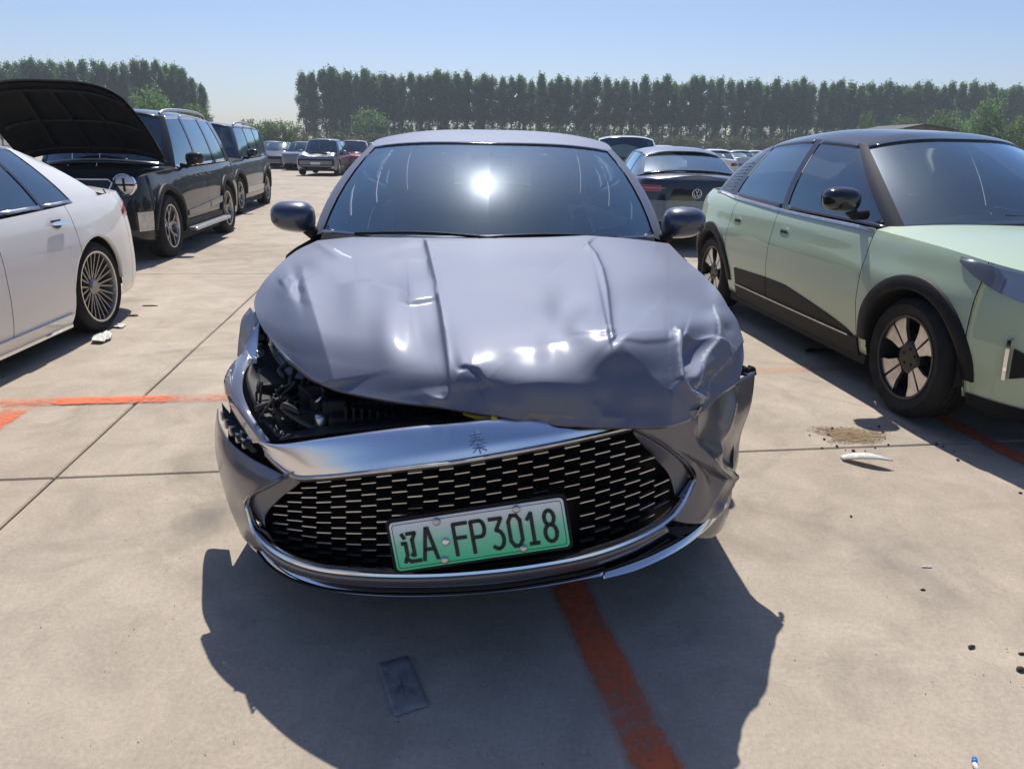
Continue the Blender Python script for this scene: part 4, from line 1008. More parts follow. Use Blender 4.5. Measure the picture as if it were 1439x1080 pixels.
# --- pale green car on the right
Lg = 4.57
sp = dict(L=Lg, outline=[(0, 0), (.45, .03), (.70, .14), (.84, .38), (.895, .85), (.925, 1.5), (.925, 3.0), (.915, 3.75), (.875, 4.22), (.78, 4.45), (.45, 4.555), (0, 4.57)],
    pf=[(.2, .10), (.32, .03), (.5, .0), (.75, .012), (.88, .045), (.97, .11)], ps=[(.18, .09), (.28, .055), (.42, .025), (.6, .0), (.72, .0), (.84, .018), (.94, .035), (1.02, .075), (1.06, .12)],
    pr=[(.2, .12), (.35, .03), (.6, 0), (.9, .03), (1.05, .08), (1.12, .12)],
    shoulder=[(0, .87), (.3, .91), (.9, .965), (1.5, .99), (2.4, 1.0), (3.4, 1.03), (4.0, 1.06), (Lg, 1.06)], deck=[(0, .89), (.35, .99), (.9, 1.05), (1.4, 1.08), (3.6, 1.08), (Lg, 1.10)],
    bottom=[(0, .26), (.5, .24), (4.1, .24), (Lg, .32)], wheels=(.90, 3.78), arch_r=.385, wheel_r=.338, haunch=.03, arch_k=1.0)
gh = dict(ws=(.93, .755, 1.26, 1.98, .558, 2.13), wsz=(1.05, .985), side=[(1.36, 2.20, 'window'), (2.56, 2.64, 'frame'), (2.64, 2.72, 'window'), (3.58, 3.42, 'pillar'), (4.05, 3.80, 'pillar')],
    rw=(.64, 4.28, 4.40, .50, 3.98, 3.90), rwz=(1.10, 1.07), xg=[(1.1, .79), (1.7, .825), (2.6, .85), (3.5, .825), (4.4, .72)], xt=[(2.0, .55), (2.3, .585), (2.7, .60), (3.4, .575), (4.0, .50)],
    zb=[(1.1, .955), (1.6, .985), (2.4, 1.0), (3.4, 1.03), (4.4, 1.07)], rc=[(1.9, 1.515), (2.2, 1.565), (2.8, 1.595), (3.3, 1.57), (4.0, 1.47)], rd=.085, bulge=.035)
root, b, md = assemble('pale_green_car', sp, gh, M['green'], (3.18, 3.05), (-.117, .993), 'pale green hatchback with black roof and black wheel-arch cladding', 'hatchback',
    dict(cuts=(.50, 1.38, 2.62, 3.42, 4.20), spoke='cross', ws=M['wsclear'], rimR=.232, ww=.225, mirror=(1.05, 1.52, 1.15), mirrormat=M['gloss'], mirrorsz=(.23, .16, .15), pillarmat=M['blackroof'], roofmat=M['blackroof'], framemat=M['gloss'], wres=72, step=.035, nr=26, gstep=.06))
for sw in b.wheels: b.arch_trim(M['plastic'], root, sw, .075, .014)
b.patch('side_cladding', M['plastic'], root, float(b.a_s(1.36)), float(b.a_s(3.22)), .215, lambda u: .33+.0*u, .014, 30, 4, 0)
b.patch('door_cladding', M['plastic'], root, float(b.a_s(1.42)), float(b.a_s(2.615)), .33, lambda u: .335+.15*min(1, u/.75)**.7, .008, 24, 4, 0)
b.patch('door_cladding', M['plastic'], root, float(b.a_s(2.625)), float(b.a_s(3.22)), .33, lambda u: .485-.02*u, .008, 14, 4, 0)
b.patch('sill_strip', M['satin'], root, float(b.a_s(1.45)), float(b.a_s(3.20)), .322, .332, .020, 24, 2, 0)
b.patch('belt_trim', M['satin'], root, float(b.a_s(1.40)), float(b.a_s(4.05)), lambda u: float(b.sh(1.40+2.65*u))-.012, lambda u: float(b.sh(1.40+2.65*u))+.003, .012, 30, 2, 0)
for s_ in (2.44, 3.28):
    a = float(b.a_s(s_)); b.patch('door_handle', M['green'], root, a-.075, a+.075, lambda u: .865-.02*(1-(2*u-1)**4), lambda u: .865+.025*(1-(2*u-1)**4), .004, 12, 4, 0, depth=.008)
    b.patch('handle_recess', M['inner'], root, a-.06, a+.045, .846, .868, .0045, 8, 3, 0, depth=.006)
# slim swept headlamps with a dark eye, chrome blade in the bumper
for o in b.patch('headlight', M['lamp'], root, float(b.a_x(.40)), float(b.a_s(.66)), lambda u: .74-.01*u+.18*u**2.6, lambda u: .85+.085*u, .010, 22, 6, 0): pass
b.patch('lamp_eye', M['gloss'], root, float(b.a_x(.66)), float(b.a_x(.79)), .76, .83, .016, 8, 5, 0)
b.patch('bumper_blade', M['chrome'], root, float(b.a_x(.803)), float(b.a_x(.810)), .40, .60, .022, 3, 6, 0, depth=.03)
b.patch('bumper_recess', M['plastic'], root, float(b.a_x(.70)), float(b.a_x(.798)), lambda u: .47-.06*u, lambda u: .50+.06*u, .010, 4, 5, 0)
b.patch('lower_intake', M['plastic'], root, 0, float(b.a_x(.62)), .30, .42, .006, 12, 4, join=True)
b.patch('front_valance', M['plastic'], root, 0, float(b.a_s(.48)), .20, .27, .012, 24, 3, join=True)
# ribbed pattern on the rear pillar: fine raised ribs
P_ = md['P']; cols = md['cols']; sg_ = [i for i, c in enumerate(cols) if c[3] == md['segs'].index('pillar', 2)]
for side in (1, -1):
    for k in range(9):
        w0 = .10+.07*k; pts = []
        for i in sg_[1:-1]:
            p = P_(cols[i], w0); pts.append((side*(p.x+.002), p.y, p.z))
        if len(pts) > 2: V, Fc = tube(pts, .0035, 5); mesh('pillar_rib', V, Fc, M['darkgrey'], root)
# wiper
V, Fc = tube([(.35, 1.0-2.285, 1.08), (-.05, 1.02-2.285, 1.10), (-.30, 1.10-2.285, 1.10)], [.010, .007, .006], 6); mesh('wiper', V, Fc, M['plastic'], root)

# --- dark saloon seen from behind, between the grey car and the green one
def mark_vw(r=.055):
    m = MB(); V, Fc = tube([(math.cos(t)*r, 0, math.sin(t)*r) for t in np.linspace(0, 2*math.pi, 32, endpoint=False)], r*.09, 6, True); m.add((V, Fc))
    def st(p, q): m.add(tube([(p[0]*r, 0, p[1]*r), (q[0]*r, 0, q[1]*r)], r*.085, 6))
    st((-.36, .86), (-.02, .10)); st((.36, .86), (.02, .10)); st((-.10, .12), (.10, .12))
    st((-.80, .48), (-.36, -.80)); st((.80, .48), (.36, -.80)); st((-.36, -.80), (-.02, -.08)); st((.36, -.80), (.02, -.08)); st((-.10, -.10), (.10, -.10))
    return m
sp = sedan_spec(L=4.75, W=.92, H=1.47, wb=2.73, fo=.95, R=.335)
gh = sedan_gh(H=1.47, rc=[(1.9, 1.40), (2.3, 1.45), (2.8, 1.47), (3.2, 1.455), (3.7, 1.37)], rw=(.68, 4.18, 4.30, .54, 3.50, 3.36), rwz=(1.12, 1.07))
root, b, md = assemble('dark_sedan', sp, gh, M['vwgrey'], (2.60, 15.3), (.0, -1.0), 'dark grey saloon seen from behind between the crumpled car and the green one', 'sedan',
    dict(cuts=(.55, 1.30, 2.62, 3.50, 4.35), rimR=.22, ww=.21, handles=[(2.45, .80)], mirror=(1.0, 1.75, 1.02)))
b.patch('tail_panel', M['gloss'], root, float(b.a_x(.84, False)), b.A, lambda u: .72, lambda u: 1.0, .010, 20, 5, 0)
b.patch('tail_lamp', M['redlamp'], root, float(b.a_x(.82, False)), float(b.a_x(.50, False)), .84, .93, .016, 12, 4, 0)
b.patch('tail_lamp_strip', M['satin'], root, float(b.a_x(.80, False)), float(b.a_x(.44, False)), .885, .892, .024, 12, 2, 0)
b.patch('lower_valance', M['plastic'], root, float(b.a_x(.84, False)), b.A, .26, .42, .010, 20, 4, 0)
o = mark_vw(.065).obj('badge', M['chrome'], root, True); o.location = (0, 4.75/2+.012, .82)
o.rotation_euler = (0, 0, 0)

# --- smaller cars further off
def quick(name, kind, L, W, H, mat, place, heading, label, cat, group=None, roof=None, rear=False, plate=None, **kw):
    if kind == 'sedan': sp = sedan_spec(L=L, W=W, H=H); gh = sedan_gh(H=H); k = L/4.75
    else: sp = suv_spec(L=L, W=W, H=H, R=.35, sill=.24, **{}); gh = suv_gh(L=L, H=H)
    if kind == 'low':
        f = .86; sp['shoulder'] = [(s, z*f) for s, z in sp['shoulder']]; sp['deck'] = [(s, z*f) for s, z in sp['deck']]; gh['zb'] = [(s, z*f) for s, z in gh['zb']]; gh['wsz'] = (1.14*f, 1.09*f); gh['rwz'] = (1.14*f, 1.12*f)
    root, b, md = assemble(name, sp, gh, mat, place, heading, label, cat, dict(cuts=(.55, 1.30, 2.62, 3.50, 4.2), step=.12, nr=9, gstep=.3, wres=24, inside=False, mirror=(W+.08, 1.7, 1.05), mirrorsz=(.2, .12, .13), roofmat=roof or mat, glass=M['winglass'], ws=M['wsglass'], ww=.21, rimR=.22, **kw), group)
    return root, b
r_, b = quick('navy_sedan', 'sedan', 4.8, .92, 1.46, M['navy'], (-13.75, 42.3), (-.13, .99), 'dark saloon far back facing the camera, right of the grey boxy car', 'sedan')
front_face(r_, b)
r_, b = quick('silver_car', 'sedan', 4.7, .90, 1.5, M['silver'], (-15.6, 46.5), (-.13, .99), 'silver car mostly hidden behind the far dark saloon', 'sedan'); front_face(r_, b)
r_, b = quick('red_car', 'low', 4.5, .92, 1.62, M['red'], (-8.35, 37.4), (-.10, .995), 'red car behind the far crumpled blue-grey one', 'hatchback'); front_face(r_, b, (.5, .85, .68, .78), (.6, .5, .7), (.6, .3, .4))
r_, b = quick('white_car', 'low', 4.5, .92, 1.55, M['white'], (-7.75, 41.5), (-.10, .995), 'white car just showing left of the grey car roof, behind the red one', 'hatchback')
r_, b = quick('grey_hatchback', 'low', 4.4, .90, 1.5, M['bluegrey'], (-11.9, 40.6), (-.10, .995), 'pale grey car half hidden left of the far crumpled one', 'hatchback')
r_, b = quick('crumpled_hatchback', 'low', 4.6, .94, 1.64, M['bluegrey'], (-9.05, 33.6), (-.05, .998), 'blue-grey car far back with bent hood and open front', 'hatchback', hood=False)
cr = r_
front_face(r_, b, (.45, .86, .66, .74), (.78, .50, .66), (.7, .28, .40))
V = []
for i in range(17):
    for j in range(11):
        x = -1+i/8; t = j/10; y = -2.3+.25+t*1.1; z = .80+.16*t+.16*math.exp(-((abs(x)-.75)/.35)**2)*math.exp(-((t-.35)/.3)**2)-.07*math.exp(-(x/.35)**2)*(1-t)+.02*math.sin(7*x+3*t)
        V.append((x*.82, y-.02*abs(x), z))
o = mesh('hood', V, gridf(17, 11), M['silver'], r_); solid(o, .01)
b.patch('open_front', M['inner'], r_, 0, float(b.a_x(.80)), lambda u: .46, lambda u: .74, .012, 14, 4, join=True)
b.patch('number_plate', M['platewhite'], r_, 0, float(b.a_x(.22)), .50, .60, .03, 4, 3, join=True)
b.patch('bumper_trim', M['satin'], r_, 0, float(b.a_x(.80)), lambda u: .27+.10*max(0, u-.6)/.4, lambda u: .30+.12*max(0, u-.6)/.4, .03, 16, 3, join=True)
r_, b = quick('white_van', 'suv', 4.8, .96, 1.74, M['white'], (3.15, 22.3), (-.12, -.993), 'tall white car showing only its roof and dark rear window behind the dark saloon', 'van')
def rear_face(root, b, z=.82, plate=M['plateblue'], pz=.60):
    b.patch('tail_lamp', M['redlamp'], root, float(b.a_s(b.L-.35)), float(b.a_x(.48, False)), z, z+.11, .010, 12, 4, 0)
    b.patch('number_plate', plate, root, float(b.a_x(.22, False)), b.A, pz, pz+.14, .012, 4, 3, join=True)
    b.patch('lower_valance', M['plastic'], root, float(b.a_x(.70, False)), b.A, .28, .38, .010, 12, 3, join=True)
rear_face(r_, b, 1.0)
r_, b = quick('white_sedan', 'sedan', 4.7, .90, 1.47, M['white'], (9.1, 35.7), (-.13, -.99), 'far white saloon seen from behind with blue plate and red lamps', 'sedan'); rear_face(r_, b, .80, M['plateblue'], .78)
r_, b = quick('white_sedan', 'low', 4.5, .90, 1.62, M['white'], (7.9, 41.6), (-.13, -.99), 'far white car with domed roof over the dark saloon roof', 'hatchback'); rear_face(r_, b)
for i, (x_, y_, mt, nm, lb) in enumerate(((13.2, 46, M['silver'], 'silver_sedan', 'silver saloon further off, right behind the far white one'), (15.4, 50, M['white'], 'white_sedan', 'farthest small white saloon beside the green car rear pillar'), (17.4, 52, M['navy'], 'navy_sedan', 'farthest dark saloon beside the green car rear pillar'), (11.6, 31.5, M['black'], 'black_hatchback', 'black car corner showing right of the far white saloon'))):
    r_, b = quick(nm, 'sedan' if i < 3 else 'low', 4.6, .90, 1.45, mt, (x_, y_), (-.13, -.99), lb, 'sedan' if i < 3 else 'hatchback'); rear_face(r_, b)
# ------------------------------------------------------------------ the crumpled grey-violet saloon in the middle
hero = empty('crumpled_sedan', (-.16, 4.0, 0)); tag(hero, 'grey-violet saloon in the centre with crumpled hood and green number plate', 'sedan')
def H_(name, V, Fc, mat, smooth=True, parent=None):
    """mesh given in world metres, hung under the car"""
    o = mesh(name, [tuple(Vector(v)-hero.location) for v in V], Fc, mat, parent or hero, smooth)
    return o
# cabin and rear body from the same builder
spH = sedan_spec(L=4.765, W=.915, H=1.50, wb=2.72, fo=.92, R=.335)
spH['shoulder'] = [(0, .62), (.6, .80), (1.2, .93), (1.55, .98), (2.4, .99), (3.4, 1.01), (4.2, 1.05), (4.765, 1.05)]
spH['deck'] = [(0, .68), (.6, .86), (1.2, .98), (1.5, 1.02), (3.6, 1.05), (4.1, 1.12), (4.765, 1.08)]
ghH = sedan_gh(H=1.52, ws=(1.36, .785, 1.74, 2.20, .61, 2.32), wsz=(1.035, 1.02), xg=[(1.5, .84), (1.8, .855), (2.6, .85), (3.5, .83), (4.2, .76)], xt=[(2.1, .63), (2.7, .66), (3.4, .64), (3.7, .60)],
    side=[(1.86, 2.42, 'window'), (2.66, 2.72, 'frame'), (2.74, 2.78, 'window'), (3.52, 3.40, 'frame'), (3.56, 3.44, 'window'), (3.90, 3.56, 'pillar'), (4.06, 3.66, 'pillar')],
    zb=[(1.5, .98), (2.6, .99), (3.5, 1.01), (4.2, 1.05)], rc=[(2.0, 1.40), (2.25, 1.448), (2.6, 1.495), (3.0, 1.515), (3.4, 1.50), (3.8, 1.42)], rd=.055, rw=(.68, 4.14, 4.28, .56, 3.60, 3.46), rwz=(1.12, 1.07), margin=(.035, .975), bulge=.062)
bH = Body(spH)
hb = empty('cabin_tmp'); bpy.data.objects.remove(hb)
HD = Vector((-.020, .9998, 0)); yawH = math.atan2(HD.y, HD.x)-math.pi/2
noseH = Vector((-.085, 1.66, 0)); cH = noseH+HD*(4.765/2)
hero.location = cH; hero.rotation_euler = (0, 0, yawH)
RH = Matrix.Rotation(-yawH, 3, 'Z')
def H_(name, V, Fc, mat, smooth=True, parent=None):
    return mesh(name, [tuple(RH @ (Vector(v)-cH)) for v in V], Fc, mat, parent or hero, smooth)
gp = .003; sB = 1.30
for nm, s0, s1 in (('door', 1.40, 2.64), ('door', 2.64, 3.52), ('quarter_panel', 3.52, 4.35), ('rear_bumper', 4.35, 4.765)):
    bH.panel(nm, M['hero'], hero, float(bH.a_s(s0+gp)), bH.A if s1 > 4.7 else float(bH.a_s(s1-gp)), join=nm == 'rear_bumper')
bH.deck('trunk_lid', M['hero'], hero, 4.0, 4.765)
mdH = greenhouse(bH, ghH, hero, dict(ws=M['wsglass'], glass=M['privacy'], frame=M['gloss'], pillar=M['hero'], roof=M['hero']), step=.07)
underbody(hero, bH, .89)
m = MB()
for sg in (1, -1): m.add(box((sg*.78, 0, .52), (.08, 1.75, .62)))
m.add(box((0, 1.4, .62), (1.4, .9, .4))); m.obj('inner_panel', M['inner'], hero)
interior(hero, bH, .74, .32, 1.42, 2.6, 1.2, 1, rear=3.3, dz=1.0)
for i, sw in enumerate(bH.wheels):
    for sg in (1, -1): wheel(hero, sg*(.915-.15), sw-4.765/2, .335, .215, .22, 'plain', sg)
for sg in (1, -1): mirror_unit(hero, sg*.925, 1.80-4.765/2, 1.09, sg, M['mirrorshade'], (.205, .16, .145), (sg*.83, 1.90-4.765/2, .985))
# black band printed round the windscreen and a dark scuttle below it
P_ = mdH['P']; cols = [c for c in mdH['cols'] if c[3] == 0]
def ws_point(u, w, off=0.0):      # u -1..1 across, w 0..1 up
    t = abs(u)*(len(cols)-1); i = min(int(t), len(cols)-2); f = t-i
    p = P_(cols[i], w).lerp(P_(cols[i+1], w), f); n = cols[i][2].lerp(cols[i+1][2], f).normalized(); p = p+n*off
    return Vector((math.copysign(p.x, u) if u else 0, p.y, p.z))
V = []; nn = 96
for k in range(nn):
    a = 2*math.pi*k/nn; cx, sy = math.cos(a), math.sin(a)
    ex = lambda c, p: math.copysign(abs(c)**p, c)
    iu, iw = .935*ex(cx, .28), .5+.445*ex(sy, .28)-(0)+.012
    mxx = max(abs(cx), abs(sy)); ou, ow = cx/mxx, .5+.5*sy/mxx
    V.append(ws_point(max(-1, min(1, ou)), max(.01, min(.985, ow)), -.012)); V.append(ws_point(iu, max(.03, min(.97, iw)), -.012))
Fc = [(2*k, 2*((k+1) % nn), 2*((k+1) % nn)+1, 2*k+1) for k in range(nn)]
mesh('screen_border', V, Fc, M['gloss'], hero, False)
V, Fc = tube([(0, 2.30-4.765/2, 1.385), (0, 2.33-4.765/2, 1.37)], .012, 6); mb = MB(); mb.add((V, Fc)); mb.add(box((0, 2.36-4.765/2, 1.345), (.22, .03, .055))); o = mb.obj('rear_view_mirror', M['plastic'], hero); bev(o, .01)
V = []
for i in range(21):
    u = -1+i/10; q = ws_point(u*.995, .01); V += [(q.x, q.y-.0, q.z-.0), (q.x*1.0, q.y-.07, q.z-.035)]
mesh('scuttle', V, gridf(21, 2), M['plastic'], hero, False)
for (u0, u1) in ((-.75, .05), (-.05, .72)):
    pts = [ws_point(u0+(u1-u0)*t, .015+.03*math.sin(t*math.pi), .012) for t in np.linspace(0, 1, 10)]
    V, Fc = tube(pts, .007, 6); mesh('wiper', V, Fc, M['plastic'], hero)

# ---- crumpled hood: measured control net (photo position, distance)
NET = [
 [(446, 338, 3.30), (497, 333, 3.20), (558, 330, 3.14), (600, 328, 3.12), (690, 327, 3.10), (780, 329, 3.12), (845, 332, 3.15), (893, 336, 3.20), (940, 342, 3.30)],
 [(414, 354, 3.02), (478, 352, 2.94), (549, 351, 2.90), (602, 351, 2.88), (690, 350, 2.86), (780, 351, 2.88), (851, 354, 2.90), (907, 358, 2.94), (962, 364, 3.03)],
 [(385, 380, 2.80), (458, 385, 2.64), (540, 386, 2.54), (606, 386, 2.50), (692, 386, 2.48), (780, 386, 2.50), (857, 387, 2.54), (925, 388, 2.63), (992, 390, 2.80)],
 [(360, 418, 2.58), (428, 426, 2.36), (520, 427, 2.24), (612, 426, 2.19), (696, 426, 2.17), (785, 426, 2.19), (860, 427, 2.24), (941, 427, 2.36), (1019, 425, 2.56)],
 [(362, 446, 2.40), (428, 466, 2.15), (523, 471, 2.02), (619, 471, 1.96), (700, 471, 1.925), (788, 471, 1.915), (864, 472, 1.87), (955, 466, 2.02), (1037, 460, 2.43)],
 [(384, 480, 2.23), (440, 508, 2.02), (533, 517, 1.885), (628, 522, 1.80), (705, 531, 1.750), (790, 533, 1.740), (868, 532, 1.775), (962, 524, 1.875), (1045, 498, 2.32)],
 [(404, 506, 2.10), (456, 541, 1.93), (540, 561, 1.81), (627, 573, 1.75), (705, 585, 1.72), (792, 596, 1.71), (878, 600, 1.725), (962, 592, 1.80), (1036, 536, 2.20)],
]
NET = np.array(NET, float)
def spl(A, n):      # Catmull-Rom along axis 0, uniform
    A = np.asarray(A, float); m = len(A); ext = np.concatenate([[2*A[0]-A[1]], A, [2*A[-1]-A[-2]]]); out = []
    for k in range(n):
        t = k/(n-1)*(m-1); i = min(int(t), m-2); f = t-i; p0, p1, p2, p3 = ext[i:i+4]
        out.append(.5*((2*p1)+(-p0+p2)*f+(2*p0-5*p1+4*p2-p3)*f*f+(-p0+3*p1-3*p2+p3)*f**3))
    return np.array(out)
NR, NCc = 270, 430
G = spl(NET, NR); G = np.swapaxes(spl(np.swapaxes(G, 0, 1), NCc), 0, 1)
px_, py_, yy_ = G[..., 0], G[..., 1], G[..., 2]
W3 = np.zeros((NR, NCc, 3))
fv, rv, uv_ = np.array(_f), np.array(_r), np.array(_u)
D = fv+rv*((px_-719.5)/FPX)[..., None]+uv_*((540-py_)/FPX)[..., None]
W3 = np.array(CAM)+D*(yy_/D[..., 1])[..., None]
def segd(poly, X, Y):
    """distance to a polyline, signed by side, with the place along it 0..1"""
    best = np.full(X.shape, 1e9); sg = np.zeros(X.shape); tt = np.zeros(X.shape); P = np.array(poly, float); L = np.r_[0, np.cumsum(np.linalg.norm(np.diff(P, axis=0), axis=1))]
    for i in range(len(P)-1):
        d = P[i+1]-P[i]; l = np.linalg.norm(d); q = ((X-P[i, 0])*d[0]+(Y-P[i, 1])*d[1])/l**2; qc = np.clip(q, 0, 1)
        ex, ey = X-P[i, 0]-qc*d[0], Y-P[i, 1]-qc*d[1]; r = np.hypot(ex, ey); s = np.sign(d[0]*ey-d[1]*ex)   # + = to the right of travel seen on screen
        m = r < best; best[m] = r[m]; sg[m] = s[m]; tt[m] = (L[i]+qc[m]*l)/L[-1]
    if abs(P[-1, 1]-P[0, 1]) > 1.2*abs(P[-1, 0]-P[0, 0]):
        o = np.argsort(P[:, 1]); sg = np.sign(np.interp(Y, P[o, 1], P[o, 0])-X)*(1 if P[-1, 1] > P[0, 1] else -1)
    elif abs(P[-1, 0]-P[0, 0]) > 1.2*abs(P[-1, 1]-P[0, 1]):
        o = np.argsort(P[:, 0]); sg = np.sign(Y-np.interp(X, P[o, 0], P[o, 1]))*(1 if P[-1, 0] > P[0, 0] else -1)
    return best*sg, tt, best
disp = np.zeros((NR, NCc))
def sm(x): x = np.clip(x, 0, 1); return x*x*(3-2*x)
def taper(t, a=.2, b=.2): return sm(t/a if a else np.ones_like(t))*sm((1-t)/b if b else np.ones_like(t))
def step_(poly, A, w=4, La=60, Lb=60, a=.15, b=.15):
    """a short cliff along the line: + side up by A/2, - side down, both fading out"""
    global disp
    d, t, r = segd(poly, px_, py_); s = np.tanh(d/(w*.65)); disp += A*.5*s*np.where(d > 0, np.exp(-(r/La)**1.5), np.exp(-(r/Lb)**1.5))*taper(t, a, b)
def ridge(poly, A, w=5, a=.2, b=.2, p=1.3):
    global disp
    d, t, r = segd(poly, px_, py_); disp += A*np.exp(-(r/w)**p)*taper(t, a, b)
def tent(poly, A, La, Lb, a=.2, b=.2):
    """ridge with unequal flanks"""
    global disp
    d, t, r = segd(poly, px_, py_); disp += A*np.where(d > 0, np.exp(-r/La), np.exp(-r/Lb))*taper(t, a, b)
def blob_(x, y, rx, ry, A, rot=0, p=2):
    global disp
    c, s = math.cos(rad(rot)), math.sin(rad(rot)); X = (px_-x)*c+(py_-y)*s; Y = -(px_-x)*s+(py_-y)*c
    disp += A*np.exp(-((X/rx)**2+(Y/ry)**2)**(p/2))
# character lines, bent by the blow
CA = [(596, 333), (603, 362), (611, 395), (617, 430), (623, 470), (629, 510), (634, 552)]
CB = [(824, 340), (838, 356), (848, 378), (854, 405), (858, 440), (861, 472)]
step_(CA, -.020, 2.6, 50, 50, .05, .06); ridge(CA, .006, 5, .02, .1)
step_(CB, .018, 2.6, 45, 45, .04, .04); ridge(CB, .004, 5, .02, .1)
# left: long facet edge and buckles
tent([(423, 366), (430, 400), (446, 450), (468, 515), (476, 545)], .022, 60, 26, .15, .05)
ridge([(395, 405), (408, 396), (421, 404)], .012, 8)
blob_(405, 412, 14, 12, .010); blob_(420, 408, 7, 25, -.012, -15)
blob_(392, 450, 26, 22, -.010)
step_([(470, 400), (500, 397), (520, 394), (545, 402), (575, 412)], .011, 4, 16, 45, .3, .4)
step_([(556, 424), (575, 425), (596, 421), (615, 417)], -.020, 3, 40, 26, .5, .01)
blob_(585, 405, 30, 14, .008); blob_(500, 420, 22, 30, .007); blob_(590, 478, 34, 28, -.016); blob_(545, 470, 18, 45, .008); blob_(565, 380, 60, 10, -.005)
step_([(545, 363), (575, 365), (602, 363)], -.006, 3, 20, 20, .4, .05)
blob_(450, 375, 20, 10, .006); blob_(462, 352, 18, 5, .005, 30)
# point where the left line ends, and the blue hollow beside it
tent([(585, 545), (606, 556), (625, 561), (640, 545), (646, 528), (664, 517), (690, 520)], .013, 20, 10, .3, .4)
blob_(672, 548, 32, 24, -.020); blob_(616, 562, 12, 6, .010)
blob_(720, 572, 34, 15, .012, 12)
# centre and right
blob_(792, 432, 26, 24, -.017); blob_(812, 462, 20, 16, .012); blob_(835, 440, 14, 22, .006); blob_(745, 490, 40, 12, .004)
tent([(745, 489), (790, 484), (830, 476), (858, 470)], .010, 30, 50, .3, .05)
ridge([(858, 458), (861, 475), (864, 478)], .010, 5, .2, .2)
tent([(862, 476), (895, 508), (930, 545), (965, 585)], .012, 30, 30, .1, .3)
ridge([(835, 560), (845, 585), (880, 588)], .006, 7); blob_(850, 565, 12, 14, -.007); blob_(905, 575, 24, 14, -.007)
# deep torn triangle near the right corner
blob_(978, 492, 22, 26, -.040, 10, 3); blob_(965, 530, 14, 26, -.022, -10)
ridge([(948, 462), (953, 490), (955, 530), (975, 555), (984, 566)], .022, 5, .1, .1)
tent([(1004, 475), (990, 505), (976, 530), (980, 550)], .024, 10, 14, .1, .2)
tent([(1002, 430), (1004, 455), (1006, 480), (1020, 505), (1032, 512)], .022, 14, 22, .3, .2)
blob_(1000, 530, 14, 16, -.018); blob_(985, 552, 10, 8, .014); blob_(1020, 465, 9, 8, -.008); blob_(1012, 400, 12, 30, .006)
# long shallow waves of stretched metal
step_([(640, 520), (655, 517), (672, 520), (684, 536), (696, 545)], -.012, 3, 30, 20, .2, .3)
step_([(862, 478), (905, 482), (950, 478)], -.008, 4, 30, 40, .2, .2)
tent([(705, 541), (760, 537), (815, 541), (850, 548)], .006, 22, 26, .3, .3)
ridge([(700, 372), (745, 376), (800, 371)], .0025, 9, .4, .4)
step_([(420, 404), (428, 415), (422, 430)], -.010, 3, 16, 20, .2, .3)
step_([(955, 530), (968, 548), (984, 562)], .014, 3, 14, 14, .1, .1)
tent([(960, 468), (985, 476), (1003, 476)], .012, 10, 8, .1, .1)
disp *= np.where(px_ > 940, 1.1, .74)
disp += .0010*np.sin(px_/37+py_/61)*np.cos(py_/29-px_/90)*sm((py_-350)/60)
vv_ = np.linspace(0, 1, NR)[:, None]; disp += (.006*np.sin(px_/19.0)*np.sin(px_/47.0+1)+.004*np.sin(px_/8.3+2))*vv_**10*sm((px_-640)/60)
disp *= sm((py_-329)/14)
# normals of the base net
du = np.gradient(W3, axis=1); dv_ = np.gradient(W3, axis=0); nn_ = np.cross(du, dv_); nn_ /= np.linalg.norm(nn_, axis=2)[..., None]
nn_ *= np.sign(nn_[..., 2].mean())
edge_f = np.ones((NR, NCc)); 
W3 = W3+nn_*disp[..., None]
V = [tuple(v) for v in W3.reshape(-1, 3)]
hood = H_('hood', V, gridf(NR, NCc), None)
hm_ = M['hero'].copy(); hm_.name = 'scuffed_hood_paint'; hood.data.materials[0] = hm_
SC_ = np.zeros((NR, NCc))
for pl_, w_, a_ in (([(948, 462), (952, 490), (956, 528), (976, 556), (986, 566)], 5, 1.0), ([(1003, 430), (1004, 470), (990, 505), (977, 545)], 4, .8), ([(470, 350), (482, 357), (493, 361)], 2, 1.0), ([(1020, 500), (1000, 545), (985, 562)], 4, .6), ([(838, 563), (845, 590)], 4, .45), ([(556, 424), (612, 419)], 2.0, .35), ([(700, 585), (960, 592)], 3, .4)):
    d, t, r = segd(pl_, px_, py_); SC_ = np.maximum(SC_, a_*np.exp(-(r/w_)**1.5))
at_ = hood.data.attributes.new('scuff', 'FLOAT', 'POINT'); at_.data.foreach_set('value', SC_.ravel().astype(np.float32))
nt = hm_.node_tree; b_ = nt.nodes['Principled BSDF']; src = b_.inputs['Base Color'].links[0].from_socket
an = N(nt, 'ShaderNodeAttribute'); an.attribute_name = 'scuff'; tcn = N(nt, 'ShaderNodeTexCoord'); nzn = N(nt, 'ShaderNodeTexNoise'); nzn.inputs['Scale'].default_value = 90; nzn.inputs['Detail'].default_value = 7; nzn.inputs['Roughness'].default_value = .7
nt.links.new(tcn.outputs['Object'], nzn.inputs['Vector']); ml = N(nt, 'ShaderNodeMath', operation='MULTIPLY'); nt.links.new(an.outputs['Fac'], ml.inputs[0]); nt.links.new(nzn.outputs[0], ml.inputs[1])
mrn = N(nt, 'ShaderNodeMapRange'); mrn.inputs[1].default_value = .22; mrn.inputs[2].default_value = .42; nt.links.new(ml.outputs[0], mrn.inputs[0])
mxn = N(nt, 'ShaderNodeMix', data_type='RGBA'); nt.links.new(mrn.outputs[0], mxn.inputs[0]); nt.links.new(src, mxn.inputs[6]); mxn.inputs[7].default_value = (.38, .42, .46, 1); nt.links.new(mxn.outputs[2], b_.inputs['Base Color'])
